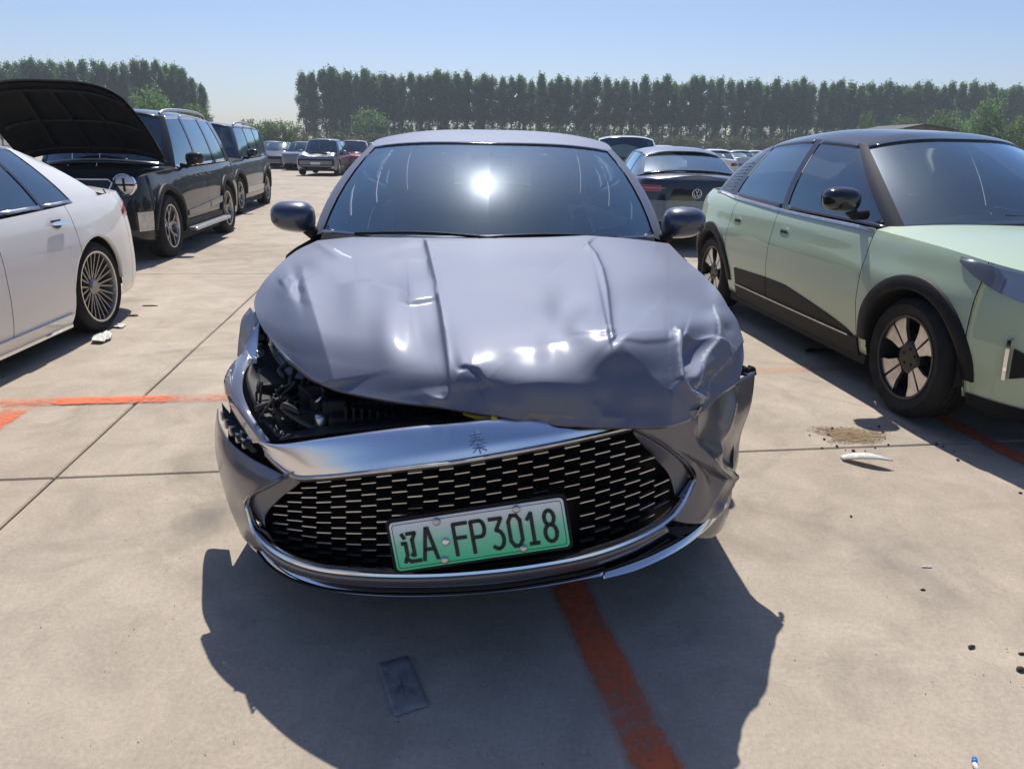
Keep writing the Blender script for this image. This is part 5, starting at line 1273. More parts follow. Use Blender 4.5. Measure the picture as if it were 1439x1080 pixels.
# rolled edge: folded flange under the front and side edges
def flange(edge, inward, down=.02, deep=.035):
    E = np.array(edge); V = []; n = len(E)
    for i in range(n):
        p = E[i]; q = inward[i]; d = (q-p); d = d/np.linalg.norm(d)
        V += [tuple(p), tuple(p+d*.004-np.array([0, 0, .010])), tuple(p+d*.014-np.array([0, 0, .015])), tuple(p+d*deep-np.array([0, 0, .012]))]
    return V, gridf(n, 4)
m = MB(); m.add(flange(W3[-1, ::3], W3[-20, ::3])); m.add(flange(W3[120:, 0][::3], W3[120:, 20][::3])); m.add(flange(W3[80:, -1][::3], W3[80:, -20][::3]))
o = H_('hood_flange', m.V, m.F, M['heroshade'], True, hood)
# inner skin of the hood
inn = W3[::8, ::8]-nn_[::8, ::8]*.03; sh_ = inn.shape[:2]
H_('hood_inner_skin', [tuple(v) for v in inn.reshape(-1, 3)], [f[::-1] for f in gridf(*sh_)], M['inner'], True, hood)

# ---- wings below the hood edge, down to the wheel arches
def loft(name, rows, mat, n=60, nv=None, parent=None, smooth=True, thick=0.0, bumpf=None, curve=True):
    """rows of (px,py,distance) polylines -> one skin"""
    R_ = []
    for r in rows:
        w = [np.array(at(*p)) for p in r]; w = catmull(w, 10) if (len(w) > 2 and curve) else np.array(w); R_.append(resample(w, n))
    R_ = np.array(R_)
    if nv: R_ = spl(R_, nv)
    if bumpf is not None: R_ = bumpf(R_)
    a, b_ = R_.shape[:2]
    o = H_(name, [tuple(v) for v in R_.reshape(-1, 3)], gridf(a, b_), mat, smooth, parent)
    if name in ('grille_surround', 'lip_trim', 'bar_edge', 'surround_edge'): es(o, 28)
    if thick: solid(o, thick, 0)
    return o, R_
for sg, colidx in ((-1, 0), (1, -1)):
    V = []; n = 0
    edge = W3[:, colidx]; es_ = [e for e in edge if e[1] > 2.50][::4]
    nrow = 14
    for e in es_:
        loc_ = RH @ (Vector(e)-cH); s = loc_.y+4.765/2; z1 = loc_.z-.012
        z0 = bH.zb(s, True); 
        for k in range(nrow):
            t = k/(nrow-1); z = z1+(z0-z1)*t; q = bH.pt(np.array([float(bH.a_s(s))]), np.array([z]))[0]
            xx = q[0]*sg; bl = sm(np.array([t*4]))[0]; x = loc_.x-sg*.006+sg*.016*math.sin(math.pi*.5*min(1, t*2)); V.append((x, loc_.y, z))
    Fc = gridf(len(es_), nrow); mesh('fender', V, Fc if sg < 0 else [f[::-1] for f in Fc], M['hero'], hero)
# ---- front left corner of the wing seen behind the headlamp
loft('fender_corner', [[(352, 432, 2.52), (341, 447, 2.50), (337, 468, 2.46), (334, 500, 2.40)], [(368, 452, 2.40), (356, 470, 2.38), (349, 488, 2.36), (341, 508, 2.34)]], M['heroshade'], 20, 6, thick=.004)
# ---- left headlamp: long chromed lens wrapping the corner
hl, _ = loft('headlight', [[(347, 492, 2.32), (327, 512, 2.28), (316, 535, 2.22), (322, 566, 2.14), (345, 606, 2.04), (357, 622, 1.985)], [(351, 500, 2.29), (335, 517, 2.22), (328, 540, 2.15), (336, 570, 2.07), (356, 602, 1.985), (370, 622, 1.945)], [(356, 507, 2.28), (344, 524, 2.19), (341, 548, 2.12), (351, 577, 2.05), (368, 604, 1.975), (380, 620, 1.94)]], M['lamp'], 50, 12, thick=.006)
loft('lamp_reflector', [[(352, 470, 2.36), (345, 488, 2.33), (338, 508, 2.29), (350, 516, 2.25)], [(366, 450, 2.40), (364, 470, 2.36), (361, 495, 2.30), (354, 516, 2.25)]], M['lampw'], 24, 8, hl, thick=.004)
loft('lamp_strip', [[(349, 494, 2.335), (332, 515, 2.27), (325, 540, 2.20), (333, 570, 2.12), (353, 604, 2.02), (366, 620, 1.96)], [(350, 497, 2.33), (335, 518, 2.265), (329, 541, 2.195), (337, 569, 2.115), (356, 602, 2.015), (368, 618, 1.957)]], M['lampw'], 40, 3, hl, thick=.006)
loft('lamp_housing', [[(352, 512, 2.24), (346, 530, 2.17), (352, 556, 2.10), (370, 588, 2.02), (388, 612, 1.95)], [(361, 530, 2.22), (372, 545, 2.15), (392, 575, 2.08), (412, 604, 1.99), (420, 616, 1.95)]], M['dash'], 30, 6, hl, thick=.01)
m = MB()
for k, (x, y, Y) in enumerate([(362, 463, 2.40), (366, 474, 2.37), (362, 486, 2.34), (366, 496, 2.30), (360, 505, 2.28)]):
    c = at(x, y, Y); m.add(box(c, (.022, .02, .018), Matrix.Rotation(k*.7, 3, 'Z')))
V = m.V; o = H_('lamp_clip', V, m.F, M['lampw'], False, hl)
# ---- gap between lamp and bumper, dark bracket with blue clips
loft('bumper_bracket', [[(312, 566, 2.20), (317, 590, 2.14), (335, 618, 2.06), (358, 636, 1.99)], [(328, 590, 2.14), (340, 606, 2.09), (352, 622, 2.03), (362, 632, 1.98)]], M['plastic'], 24, 5, thick=.012)
m = MB()
for (x, y, Y) in [(316, 583, 2.17), (321, 594, 2.14), (328, 604, 2.11), (337, 614, 2.08), (346, 622, 2.05)]:
    c = at(x, y, Y); m.add(box(c, (.024, .02, .03), Matrix.Rotation(.6, 3, 'Z')))
H_('bracket_clip', m.V, m.F, M['satin'], False)

# ---- bumper skin: left flank, right crumpled flank, lower band
loft('front_bumper', [
  [(306, 574, 2.42), (309, 596, 2.24), (325, 622, 2.12), (352, 642, 2.01), (400, 668, 1.86)],
  [(303, 600, 2.46), (307, 625, 2.22), (322, 650, 2.08), (348, 668, 1.97), (392, 676, 1.85)],
  [(303, 625, 2.48), (311, 655, 2.20), (326, 678, 2.06), (347, 690, 1.96), (372, 686, 1.88)],
  [(306, 650, 2.46), (318, 690, 2.17), (334, 706, 2.04), (344, 705, 1.96), (352, 700, 1.935)],
  [(316, 690, 2.40), (328, 722, 2.14), (340, 734, 2.03), (349, 736, 1.96), (355, 735, 1.93)],
  [(326, 716, 2.36), (342, 754, 2.10), (358, 770, 2.0), (372, 774, 1.93), (390, 774, 1.87)]], M['heroshade'], 40, 26, thick=.004)
def crumple(R_):
    r_ = np.random.default_rng(5); a, b_ = R_.shape[:2]; n = np.cross(np.gradient(R_, axis=1), np.gradient(R_, axis=0)); n /= np.linalg.norm(n, axis=2)[..., None]
    i, j = np.meshgrid(np.linspace(0, 1, a), np.linspace(0, 1, b_), indexing='ij'); d = np.zeros((a, b_))
    def tri(x0, y0, x1, y1, A, w): 
        dx, dy = x1-x0, y1-y0; l = dx*dx+dy*dy; q = np.clip(((j-x0)*dx+(i-y0)*dy)/l, 0, 1); r = np.hypot(j-x0-q*dx, i-y0-q*dy); return A*np.exp(-r/w)
    d += tri(.30, .05, .38, .55, .028, .07)+tri(.38, .55, .70, .62, .022, .06)+tri(.38, .55, .30, .95, .015, .08)-tri(.62, .30, .75, .50, .035, .10)+tri(.70, .62, .62, .92, .018, .06)+tri(.75, .10, .55, .35, .02, .06)-tri(.2, .35, .22, .6, .016, .08)-tri(.5, .75, .55, .85, .018, .07)
    d += .003*np.sin(17*i+5*j)+.003*np.cos(13*j-9*i)
    fade = np.clip(j*5, 0, 1); return R_+n*(d*fade)[..., None]*(1 if n[..., 1].mean() < 0 else -1)
loft('front_bumper', [
  [(880, 592, 1.80), (930, 588, 1.84), (975, 575, 1.95), (1015, 545, 2.14), (1061, 522, 2.36)],
  [(892, 602, 1.80), (945, 620, 1.86), (985, 618, 1.97), (1020, 600, 2.12), (1052, 575, 2.34)],
  [(935, 627, 1.86), (968, 645, 1.91), (1000, 648, 2.0), (1022, 640, 2.12), (1042, 620, 2.32)],
  [(976, 662, 1.955), (990, 665, 1.98), (1005, 668, 2.04), (1022, 668, 2.12), (1035, 655, 2.30)],
  [(968, 695, 1.95), (984, 700, 1.98), (1002, 702, 2.04), (1017, 698, 2.13), (1028, 688, 2.28)],
  [(940, 730, 1.90), (965, 735, 1.93), (988, 732, 2.0), (1005, 725, 2.10), (1022, 716, 2.24)]], M['heroshade'], 60, 50, thick=.003, bumpf=crumple)
loft('bumper_lower_corner', [[(1018, 702, 2.22), (1024, 716, 2.25), (1023, 722, 2.3)], [(985, 742, 2.06), (1000, 752, 2.12), (1012, 745, 2.22)], [(958, 752, 1.99), (990, 756, 2.08), (1000, 752, 2.16)]], M['heroshade'], 14, 8, thick=.004)
# band between grille surround and intake
UL = [(345, 712, 1.955), (356, 746, 1.93), (375, 768, 1.885), (405, 787, 1.82), (450, 801, 1.75), (520, 808, 1.70), (600, 809, 1.68), (680, 804, 1.68), (760, 794, 1.695), (830, 780, 1.725), (895, 757, 1.785), (935, 735, 1.85), (958, 712, 1.91), (977, 672, 1.96)]
def shift(P, dx=0, dy=0, dY=0): return [(x+dx, y+dy, Y+dY) for x, y, Y in P]
chrome_in = [(349, 706, 1.962), (363, 741, 1.94), (381, 761, 1.895), (409, 779, 1.83), (452, 793, 1.76), (520, 799, 1.712), (600, 800, 1.692), (680, 795, 1.692), (760, 785, 1.707), (830, 770, 1.737), (890, 749, 1.795), (926, 728, 1.86), (948, 707, 1.915), (971, 672, 1.965)]
ch, _ = loft('grille_surround', [shift(UL, 0, 3, -.004), shift(UL, 0, 0, -.022), shift(chrome_in, 0, 0, -.014), shift(chrome_in, 0, -2, .012)], M['chrome'], 140, 8, thick=.003)
band_hi = shift(UL, 0, 3, -.002)[1:-2]
band_lo = [(362, 764, 1.955), (378, 783, 1.91), (405, 801, 1.845), (450, 815, 1.775), (520, 823, 1.725), (600, 824, 1.705), (680, 820, 1.705), (760, 810, 1.72), (830, 796, 1.75), (895, 772, 1.81), (940, 746, 1.87)]
loft('bumper_band', [band_hi, [((a[0]+b_[0])/2, (a[1]+b_[1])/2, (a[2]+b_[2])/2-.012) for a, b_ in zip(band_hi, band_lo)], band_lo], M['heroshade'], 110, 8, thick=.004)
int_lo = [(352, 762, 2.06), (385, 797, 1.97), (415, 815, 1.89), (455, 825, 1.83), (520, 832, 1.78), (600, 833, 1.76), (680, 829, 1.76), (760, 820, 1.775), (830, 806, 1.80), (895, 784, 1.86), (955, 755, 1.93)]
loft('lower_intake', [band_lo, [(a[0], a[1]+2, a[2]+.10) for a in band_lo], int_lo], M['inner'], 80, 5)
loft('intake_lip', [shift(band_lo, 0, 9, .02), shift(band_lo, 0, 11, .02)], M['plastic'], 80, 2, thick=.008)
LL = [(330, 716, 2.20), (340, 742, 2.12), (358, 768, 2.03), (385, 793, 1.95), (420, 813, 1.87), (460, 824, 1.81), (520, 831, 1.775), (600, 832.5, 1.76), (680, 828, 1.76), (760, 819, 1.77), (850, 803, 1.795)]
LR = [(848, 808, 1.785), (890, 797, 1.82), (930, 780, 1.87), (965, 760, 1.94), (995, 735, 2.04), (1021, 705, 2.20)]
for P in (LL, LR):
    loft('lip_trim', [shift(P, 0, -8, .018), shift(P, 0, -6.0, .004), shift(P, 0, 4.5, -.012), shift(P, 0, 6, .006)], M['chrome'], 90, 7, thick=.002)
airdam = LL+LR[1:]
loft('air_dam', [shift(airdam, 0, 3, .02), [(x, y+2, Y+.09) for x, y, Y in airdam]], M['plastic'], 90, 4, thick=.004)

# ---- upper chrome bar with the engraved character
top = [(350, 614, 2.01), (368, 622, 1.945), (392, 626, 1.885), (440, 621, 1.815), (510, 611, 1.76), (580, 602, 1.73), (640, 596, 1.715), (700, 590, 1.715), (770, 588, 1.73), (830, 590, 1.765), (884, 597, 1.815)]
mid = [(362, 620, 1.985), (378, 632, 1.925), (402, 646, 1.86), (445, 652, 1.785), (510, 645, 1.725), (580, 635, 1.69), (640, 626, 1.675), (700, 616, 1.675), (770, 606, 1.695), (830, 600, 1.74), (885, 598, 1.805)]
bot = [(372, 634, 1.965), (390, 652, 1.905), (414, 668, 1.845), (448, 669, 1.775), (510, 663, 1.71), (580, 655, 1.675), (640, 648, 1.66), (700, 638, 1.66), (770, 625, 1.68), (830, 612, 1.73), (887, 599, 1.80)]
M['barblue'] = plain('polished_bar', (.80, .83, .88), .25, 1.0)
cb, CB_ = loft('chrome_bar', [shift(top, 0, 0, .03), top, mid, bot], M['barblue'], 130, 20, thick=.004)
bot2 = shift(bot, 0, 5, .004)
loft('bar_edge', [shift(bot, 0, -1, -.006), shift(bot, 0, 3, -.010), shift(bot, 0, 6, .010)], M['satin'], 130, 5, cb, thick=.003)
for (x, y, Y) in ((432, 625, 1.835), (500, 617, 1.775), (556, 609, 1.75)):
    c = at(x, y, Y); VV, FF = box(c, (.022, .008, .006)); H_('bar_slot', VV, FF, M['inner'], False, cb)
def strokes(list_, r, depth, place):
    """flat raised strokes; place(u,v,w) maps unit square to the world"""
    m = MB()
    for st in list_:
        P = [np.array(p, float) for p in st]
        for i in range(len(P)-1):
            a, b_ = P[i], P[i+1]; d = b_-a; l = np.linalg.norm(d)
            if l < 1e-6: continue
            d = d/l; n = np.array([-d[1], d[0]])*r
            a2 = a-d*r*(.9 if i == 0 else .5); b2 = b_+d*r*(.9 if i == len(P)-2 else .5)
            q = [a2+n, a2-n, b2-n, b2+n]; V = [place(p[0], p[1], depth) for p in q]+[place(p[0], p[1], -depth*.5) for p in q]
            m.add((V, [(0, 1, 2, 3), (7, 6, 5, 4), (0, 4, 5, 1), (1, 5, 6, 2), (2, 6, 7, 3), (3, 7, 4, 0)]))
    return m
QIN = [[(.22, .86), (.78, .86)], [(.28, .74), (.72, .74)], [(.15, .62), (.85, .62)], [(.5, .98), (.45, .62), (.12, .42)], [(.55, .62), (.88, .42)], [(.30, .40), (.70, .40)], [(.22, .28), (.78, .28)], [(.5, .44), (.5, .0)], [(.46, .27), (.20, .08)], [(.54, .27), (.80, .08)]]
ec = Vector(at(672, 621, 1.688)); eu = (Vector(at(692, 619, 1.688))-ec).normalized(); ev_ = (Vector(at(671, 608, 1.712))-Vector(at(673, 635, 1.668))).normalized(); en = eu.cross(ev_).normalized()
_d = np.array(ray(672, 621).normalized()); _q = CB_-np.array(CAM); _r2 = np.linalg.norm(_q-(_q @ _d)[..., None]*_d, axis=2); _i, _j = np.unravel_index(_r2.argmin(), _r2.shape)
ec = Vector(CB_[_i, _j]); eu = (Vector(CB_[_i, _j+3])-Vector(CB_[_i, _j-3])).normalized(); ev_ = (Vector(CB_[_i-2, _j])-Vector(CB_[_i+2, _j])).normalized(); ev_ = ev_ if ev_.z > 0 else -ev_
eu = eu if eu.x > 0 else -eu; en = eu.cross(ev_).normalized()
en = en if en.y < 0 else -en; ec = ec+en*.002
m = strokes(QIN, .022, .0014, lambda u, v, w: ec+eu*((u-.5)*.056)+ev_*((v-.5)*.058)+en*(w+.002))
H_('bar_character', m.V, m.F, plain('engraved_bar', (.36, .42, .52), .3, 1.0), False, cb)

# ---- grille: dark side facets, black net, chrome dashes
loft('grille_wing', [[(345, 704, 1.965), (372, 684, 1.915), (405, 668, 1.87), (430, 668, 1.83)], [(354, 718, 1.955), (372, 704, 1.925), (398, 688, 1.885), (424, 676, 1.85)], [(373, 742, 1.935), (373, 726, 1.935), (392, 702, 1.90), (422, 678, 1.855)]], M['heroshade'], 26, 10, thick=.003)
loft('grille_wing', [[(887, 602, 1.82), (930, 626, 1.875), (962, 650, 1.94), (973, 668, 1.97)], [(889, 606, 1.825), (922, 636, 1.885), (948, 664, 1.935), (958, 690, 1.94)], [(890, 610, 1.83), (918, 642, 1.895), (940, 668, 1.925), (949, 698, 1.93)]], M['heroshade'], 26, 10, thick=.003)
for P in ([(343, 708, 1.96), (350, 697, 1.95), (378, 681, 1.905), (408, 664, 1.86), (432, 657, 1.83)], [(884, 598, 1.80), (912, 612, 1.835), (945, 634, 1.89), (968, 655, 1.935), (977, 672, 1.955)]):
    loft('surround_edge', [shift(P, -1, -3, .01), shift(P, 0, 0, -.014), shift(P, 1, 4, .0)], M['satin'], 40, 5, thick=.003)
def gtop(x): return np.interp(x, [340, 414, 448, 510, 580, 640, 700, 770, 830, 887, 980], [676, 676, 674, 668, 660, 653, 643, 630, 617, 604, 588])
def gbot(x): return np.interp(x, [340, 381, 409, 452, 520, 600, 680, 760, 830, 890, 948, 980], [775, 779, 784, 794, 800, 801, 796, 786, 771, 750, 716, 700])
def gY(x): return 1.715+.26*(abs(x-672)/300)**2.1
gpoly = [(426, 674), (887, 604), (918, 640), (942, 670), (952, 700), (930, 728), (890, 751), (830, 771), (760, 786), (680, 796), (600, 801), (520, 800), (452, 794), (409, 780), (385, 762), (371, 740), (374, 724), (395, 700)]
def inpoly(x, y, P):
    c = False; n = len(P); j = n-1
    for i in range(n):
        if (P[i][1] > y) != (P[j][1] > y) and x < (P[j][0]-P[i][0])*(y-P[i][1])/(P[j][1]-P[i][1])+P[i][0]: c = not c
        j = i
    return c
def gpt(x, v, back=0.0):
    y = gtop(x)+(gbot(x)-gtop(x))*v; return Vector(at(x, y, gY(x)-.035*(1-v)+back))
V = []; nx_, nv_ = 60, 8
for i in range(nx_):
    x = 366+(958-366)*i/(nx_-1)
    ys = [p for p in np.linspace(590, 805, 216) if inpoly(x, p, gpoly)] or [740, 741]
    for j in range(nv_): V.append(at(x, ys[0]+(ys[-1]-ys[0])*j/(nv_-1), gY(x)+.055))
gn = H_('grille_net', V, gridf(nx_, nv_), M['plastic'], True)
NV = 17; dash_n = 0; pads = MB()
me_d = bpy.data.meshes.new('grille_dash')
bmx = bmesh.new(); VV, FF = box((0, 0, 0), (1, 1, 1)); vs = [bmx.verts.new(v) for v in VV]; [bmx.faces.new([vs[i] for i in f]) for f in FF]
for v in vs:
    if v.co.y < 0: v.co.x *= .88; v.co.z *= .5
bmx.to_mesh(me_d); bmx.free(); me_d.materials.append(M['satin'])
stepx = 22.0
for k in range(NV):
    v = (k+.35)/NV
    for c in range(-16, 17):
        if (c+k) % 2: continue
        x = 672+c*stepx*(1-.0006*abs(c)**1.6)
        y = gtop(x)+(gbot(x)-gtop(x))*v
        if not (inpoly(x-11, y+2, gpoly) and inpoly(x+11, y-1, gpoly) and inpoly(x, y+4, gpoly)): continue
        if 546 < x < 803 and y > np.interp(x, [550, 800], [735, 702]): continue
        p0, p1 = gpt(x-10.5, v), gpt(x+10.5, v); d = p1-p0; L_ = d.length; d.normalize(); up = Vector((0, 0, 1)); up = (up-d*up.dot(d)).normalized(); fw = d.cross(up)
        R3 = Matrix((d, fw, up)).transposed()
        o = bpy.data.objects.new('grille_dash', me_d); link(o, gn)
        Rl = (RH @ R3).to_4x4(); o.matrix_local = Matrix.Translation(RH @ ((p0+p1)/2-cH)) @ Rl @ Matrix.Diagonal((L_*random.uniform(.94, 1.04), .014, .0034*random.uniform(.8, 1.15), 1)); dash_n += 1
        # dark cell wedge hanging behind each dash
        q = [gpt(x-12, v, .004), gpt(x+12, v, .004), gpt(x+8.5, v+.62/NV, .02), gpt(x-8.5, v+.62/NV, .02)]; bk = [gpt(x-9, v+.1/NV, .05), gpt(x+9, v+.1/NV, .05), gpt(x+8, v+.6/NV, .05), gpt(x-8, v+.6/NV, .05)]
        pads.add((q+bk, [(0, 3, 2, 1), (0, 4, 7, 3), (1, 2, 6, 5), (3, 7, 6, 2), (0, 1, 5, 4)]))
pc = H_('grille_cells', pads.V, pads.F, M['gloss'], False, gn); pc['kind'] = 'stuff'
print('dashes', dash_n)

# ---- number plate
pl = Vector(at(673.5, 751, 1.665)); eu = (Vector(at(793, 733.5, 1.668))-Vector(at(555, 769, 1.662))).normalized()
tz = Vector((0, .17, 1)); ev_ = (tz-eu*tz.dot(eu)).normalized(); en = eu.cross(ev_); en = en if en.y < 0 else -en
PW_, PH_ = .468, .136
def plp(u, v, w): return pl+eu*(u*PW_)+ev_*(v*PH_)+en*w      # u,v -.5..... .5
def rrect(hu, hv, rc, n=6):
    out = []
    for cx, cy, a0 in ((hu-rc, hv-rc, 0), (-hu+rc, hv-rc, 90), (-hu+rc, -hv+rc, 180), (hu-rc, -hv+rc, 270)):
        for k in range(n+1): a = rad(a0+90*k/n); out.append((cx+rc*math.cos(a), cy+rc*math.sin(a)))
    return out
def plate_ring(hu, hv, w0, w1, rc=.012):
    o_ = rrect(hu, hv, rc); n = len(o_); V = [pl+eu*x+ev_*y+en*w1 for x, y in o_]+[pl+eu*x+ev_*y+en*w0 for x, y in o_]
    return V, [tuple(range(n))]+[(i, n+i, n+(i+1) % n, (i+1) % n) for i in range(n)]
pm, pnt, pb, pout = newmat('green_white_plate'); gn2 = N(pnt, 'ShaderNodeAttribute'); gn2.attribute_name = 'grad'
cr_ = N(pnt, 'ShaderNodeValToRGB'); cr_.color_ramp.elements[0].position = .05; cr_.color_ramp.elements[0].color = (.06, .68, .31, 1); cr_.color_ramp.elements[1].position = .95; cr_.color_ramp.elements[1].color = (.84, .86, .85, 1)
e_ = cr_.color_ramp.elements.new(.5); e_.color = (.27, .74, .48, 1)
pnt.links.new(gn2.outputs['Fac'], cr_.inputs[0]); pnt.links.new(cr_.outputs[0], pb.inputs['Base Color']); pb.inputs['Roughness'].default_value = .42
V, Fc = plate_ring(PW_/2+.009, PH_/2+.009, -.016, -.004, .016); fr = H_('number_plate', V, Fc, M['plastic'], False)
nu = 12; V = []
for j in range(nu):
    for i in range(2): V.append(plp(-.5+i, -.5+j/(nu-1), 0))
o_ = rrect(PW_/2, PH_/2, .012); V = [pl+eu*x+ev_*y+en*.0 for x, y in o_]; n = len(V); V2 = [pl+eu*(x*.98)+ev_*(y*.94)+en*.0012 for x, y in o_]
V3 = V+V2+[pl+en*.0012]; Fc = [(i, (i+1) % n, n+(i+1) % n, n+i) for i in range(n)]+[(n+i, n+(i+1) % n, 2*n) for i in range(n)]
# gradient needs rows: build a fine grid instead of a fan for the middle
Vg = []; G2 = []
for j in range(13):
    for i in range(25):
        x = -.5+i/24; y = -.5+j/12; cxx = min(abs(x)*PW_, PW_/2-.0), ; Vg.append(plp(x*.975, y*.93, .0016)); G2.append(j/12)
ps_ = H_('plate_sheet', Vg, gridf(13, 25), pm, False, fr); a_ = ps_.data.attributes.new('grad', 'FLOAT', 'POINT'); a_.data.foreach_set('value', G2)
rim = H_('plate_rim', V3, Fc, pm, False, fr); a_ = rim.data.attributes.new('grad', 'FLOAT', 'POINT'); a_.data.foreach_set('value', [(y/PH_+.5) for x, y in o_]*2+[.5])
M['ink'] = plain('plate_ink', (.006, .008, .007), .5)
def chars(name, sts, cu, wch, hch=.62, cv=-.02, r=.055):
    m = MB()
    for st in sts:
        P = [Vector((cu*PW_+(p[0]-.5)*wch, cv*PH_+(p[1]-.5)*hch*PH_)) for p in st]; rr = .0048 if r is None else r*.09
        for i in range(len(P)-1):
            a, b_ = P[i], P[i+1]; d = (b_-a).normalized(); nrm = Vector((-d.y, d.x))*rr; a2 = a-d*rr*(.9 if i == 0 else .45); b2 = b_+d*rr*(.9 if i == len(P)-2 else .45)
            q = [a2+nrm, a2-nrm, b2-nrm, b2+nrm]; V = [pl+eu*p.x+ev_*p.y+en*.0034 for p in q]+[pl+eu*p.x+ev_*p.y+en*.001 for p in q]
            m.add((V, [(0, 1, 2, 3), (0, 4, 5, 1), (1, 5, 6, 2), (2, 6, 7, 3), (3, 7, 4, 0)]))
    return H_(name, m.V, m.F, M['ink'], False, fr)
def arc(cx, cy, rx, ry, a0, a1, n=9): return [(cx+rx*math.cos(rad(a0+(a1-a0)*k/n)), cy+ry*math.sin(rad(a0+(a1-a0)*k/n))) for k in range(n+1)]
G_ = dict(
 LIAO=[[(.06, .90), (.16, .80)], [(0, .62), (.20, .62), (.20, .22), (.02, .02)], [(.14, .10), (.38, .0), (1.0, .0)], [(.42, .92), (.92, .92), (.68, .70)], [(.68, .70), (.68, .18), (.54, .22)]],
 A=[[(0, 0), (.44, 1)], [(.56, 1), (1, 0)], [(.44, 1), (.56, 1)], [(.17, .32), (.83, .32)]],
 F=[[(0, 0), (0, 1), (1, 1)], [(0, .54), (.82, .54)]], P=[[(0, 0), (0, 1), (.7, 1)]+arc(.66, .74, .34, .26, 80, -80)+[(.6, .48), (0, .48)]],
 T3=[[(.05, .98), (.95, .98), (.42, .60)]+arc(.45, .30, .5, .30, 80, -130, 12)], Z=[[(.28, 1), (.72, 1), (1, .82), (1, .18), (.72, 0), (.28, 0), (0, .18), (0, .82), (.28, 1)]],
 O1=[[(.0, .82), (.5, 1), (.5, 0)], [(.05, 0), (.95, 0)]], E8=[arc(.5, .76, .40, .24, 0, 360, 14), arc(.5, .26, .48, .28, 0, 360, 14)])
for nm, cu, w_ in (('LIAO', -.398, .040), ('A', -.292, .036), ('F', -.103, .034), ('P', -.002, .034), ('T3', .104, .033), ('Z', .207, .031), ('O1', .306, .022), ('E8', .405, .032)):
    chars('plate_character', G_[nm], cu, w_)
# border line
m = MB(); o1 = rrect(PW_/2-.0065, PH_/2-.0065, .009); o2 = rrect(PW_/2-.0080, PH_/2-.0080, .008); n = len(o1)
H_('plate_border', [pl+eu*x+ev_*y+en*.0024 for x, y in o1+o2], [(i, (i+1) % n, n+(i+1) % n, n+i) for i in range(n)], M['ink'], False, fr)
for u_, v_ in ((-.225, .40), (.232, .41), (-.22, -.40), (.235, -.40), (-.195, -.03)):
    c = plp(u_, v_, .002); V = []; n = 14; r_ = .0105
    for w, rr in ((0, 1), (.0035, .95), (.005, .6)): V += [c+eu*(math.cos(2*math.pi*k/n)*r_*rr)+ev_*(math.sin(2*math.pi*k/n)*r_*rr)+en*w for k in range(n)]
    Fc = [(j*n+k, j*n+(k+1) % n, (j+1)*n+(k+1) % n, (j+1)*n+k) for j in range(2) for k in range(n)]+[tuple(2*n+k for k in range(n))]
    H_('plate_bolt', V, Fc, M['satin'] if v_ != -.03 else M['lampw'], True, fr)

# ---- engine bay seen through the opening
bay = MB(); b_rng = random.Random(9)
def bx_at(px, py, Y, s, rz=0, rx=0, name='engine_cover', mat=None, bw=.012):
    c = Vector(at(px, py, Y)); R3 = Matrix.Rotation(rad(rz), 3, 'Z') @ Matrix.Rotation(rad(rx), 3, 'X'); VV, FF = box((0, 0, 0), s); o = H_(name, [c+R3 @ v for v in VV], FF, mat or M['plastic'], False)
    if bw: bev(o, bw, 2)
    return o
M['steelblue'] = plain('painted_steel', (.06, .075, .095), .35, .3, coat=.4, noise=.3, nscale=8)
M['yellow'] = plain('yellow_plastic', (.62, .42, .02), .4)
M['cable'] = plain('cable_sleeve', (.02, .02, .02), .55)
floor_w = [at(350, 540, 2.6), at(350, 640, 2.0), at(900, 620, 1.9), at(900, 520, 2.8)]
H_('bay_floor', [(-.55, 1.98, .33), (.40, 1.98, .33), (.62, 2.95, .33), (-.80, 2.95, .33), (-.80, 2.95, .90), (.62, 2.95, .90)], [(0, 1, 2, 3), (3, 2, 5, 4)], M['inner'], False)
# support beam across the front, radiator top, inner wing with bolts, boxes, hoses
loft('radiator_support', [[(392, 618, 1.93), (440, 612, 1.87), (520, 603, 1.82), (620, 592, 1.79), (720, 582, 1.79), (860, 585, 1.80)], [(396, 610, 1.97), (445, 601, 1.93), (520, 592, 1.89), (620, 582, 1.86), (720, 574, 1.86), (860, 578, 1.87)], [(398, 614, 2.0), (446, 606, 1.97), (520, 598, 1.93), (620, 590, 1.90), (720, 580, 1.90), (860, 584, 1.90)]], M['plastic'], 50, 8, thick=.004)
loft('inner_wing', [[(374, 470, 2.50), (384, 500, 2.32), (420, 545, 2.16), (444, 572, 2.06)], [(400, 468, 2.48), (420, 490, 2.34), (450, 520, 2.20), (480, 545, 2.10)], [(402, 480, 2.52), (422, 500, 2.38), (452, 530, 2.24), (482, 556, 2.14)]], M['steelblue'], 30, 10, thick=.004)
for (x, y, Y) in ((383, 486, 2.39), (394, 500, 2.34), (402, 497, 2.35), (412, 514, 2.28), (421, 518, 2.25), (436, 534, 2.20), (391, 492, 2.38)):
    c = Vector(at(x, y, Y))+Vector((0, 0, .012)); V, Fc = lathe([(0, .012), (.008, .012), (.009, 0), (.015, 0), (.015, -.006)], 8); H_('bay_bolt', [c+Vector((v[1], v[2], v[0])) for v in V], Fc, M['satin'], False)
bx_at(398, 545, 2.24, (.16, .20, .10), 18, 0); bx_at(384, 545, 2.18, (.05, .03, .03), 25, 0, 'connector', M['lampw'], .004)
bx_at(446, 560, 2.10, (.10, .10, .12), 12); bx_at(452, 588, 2.02, (.13, .08, .07), -8); bx_at(405, 580, 2.10, (.10, .22, .05), 28)
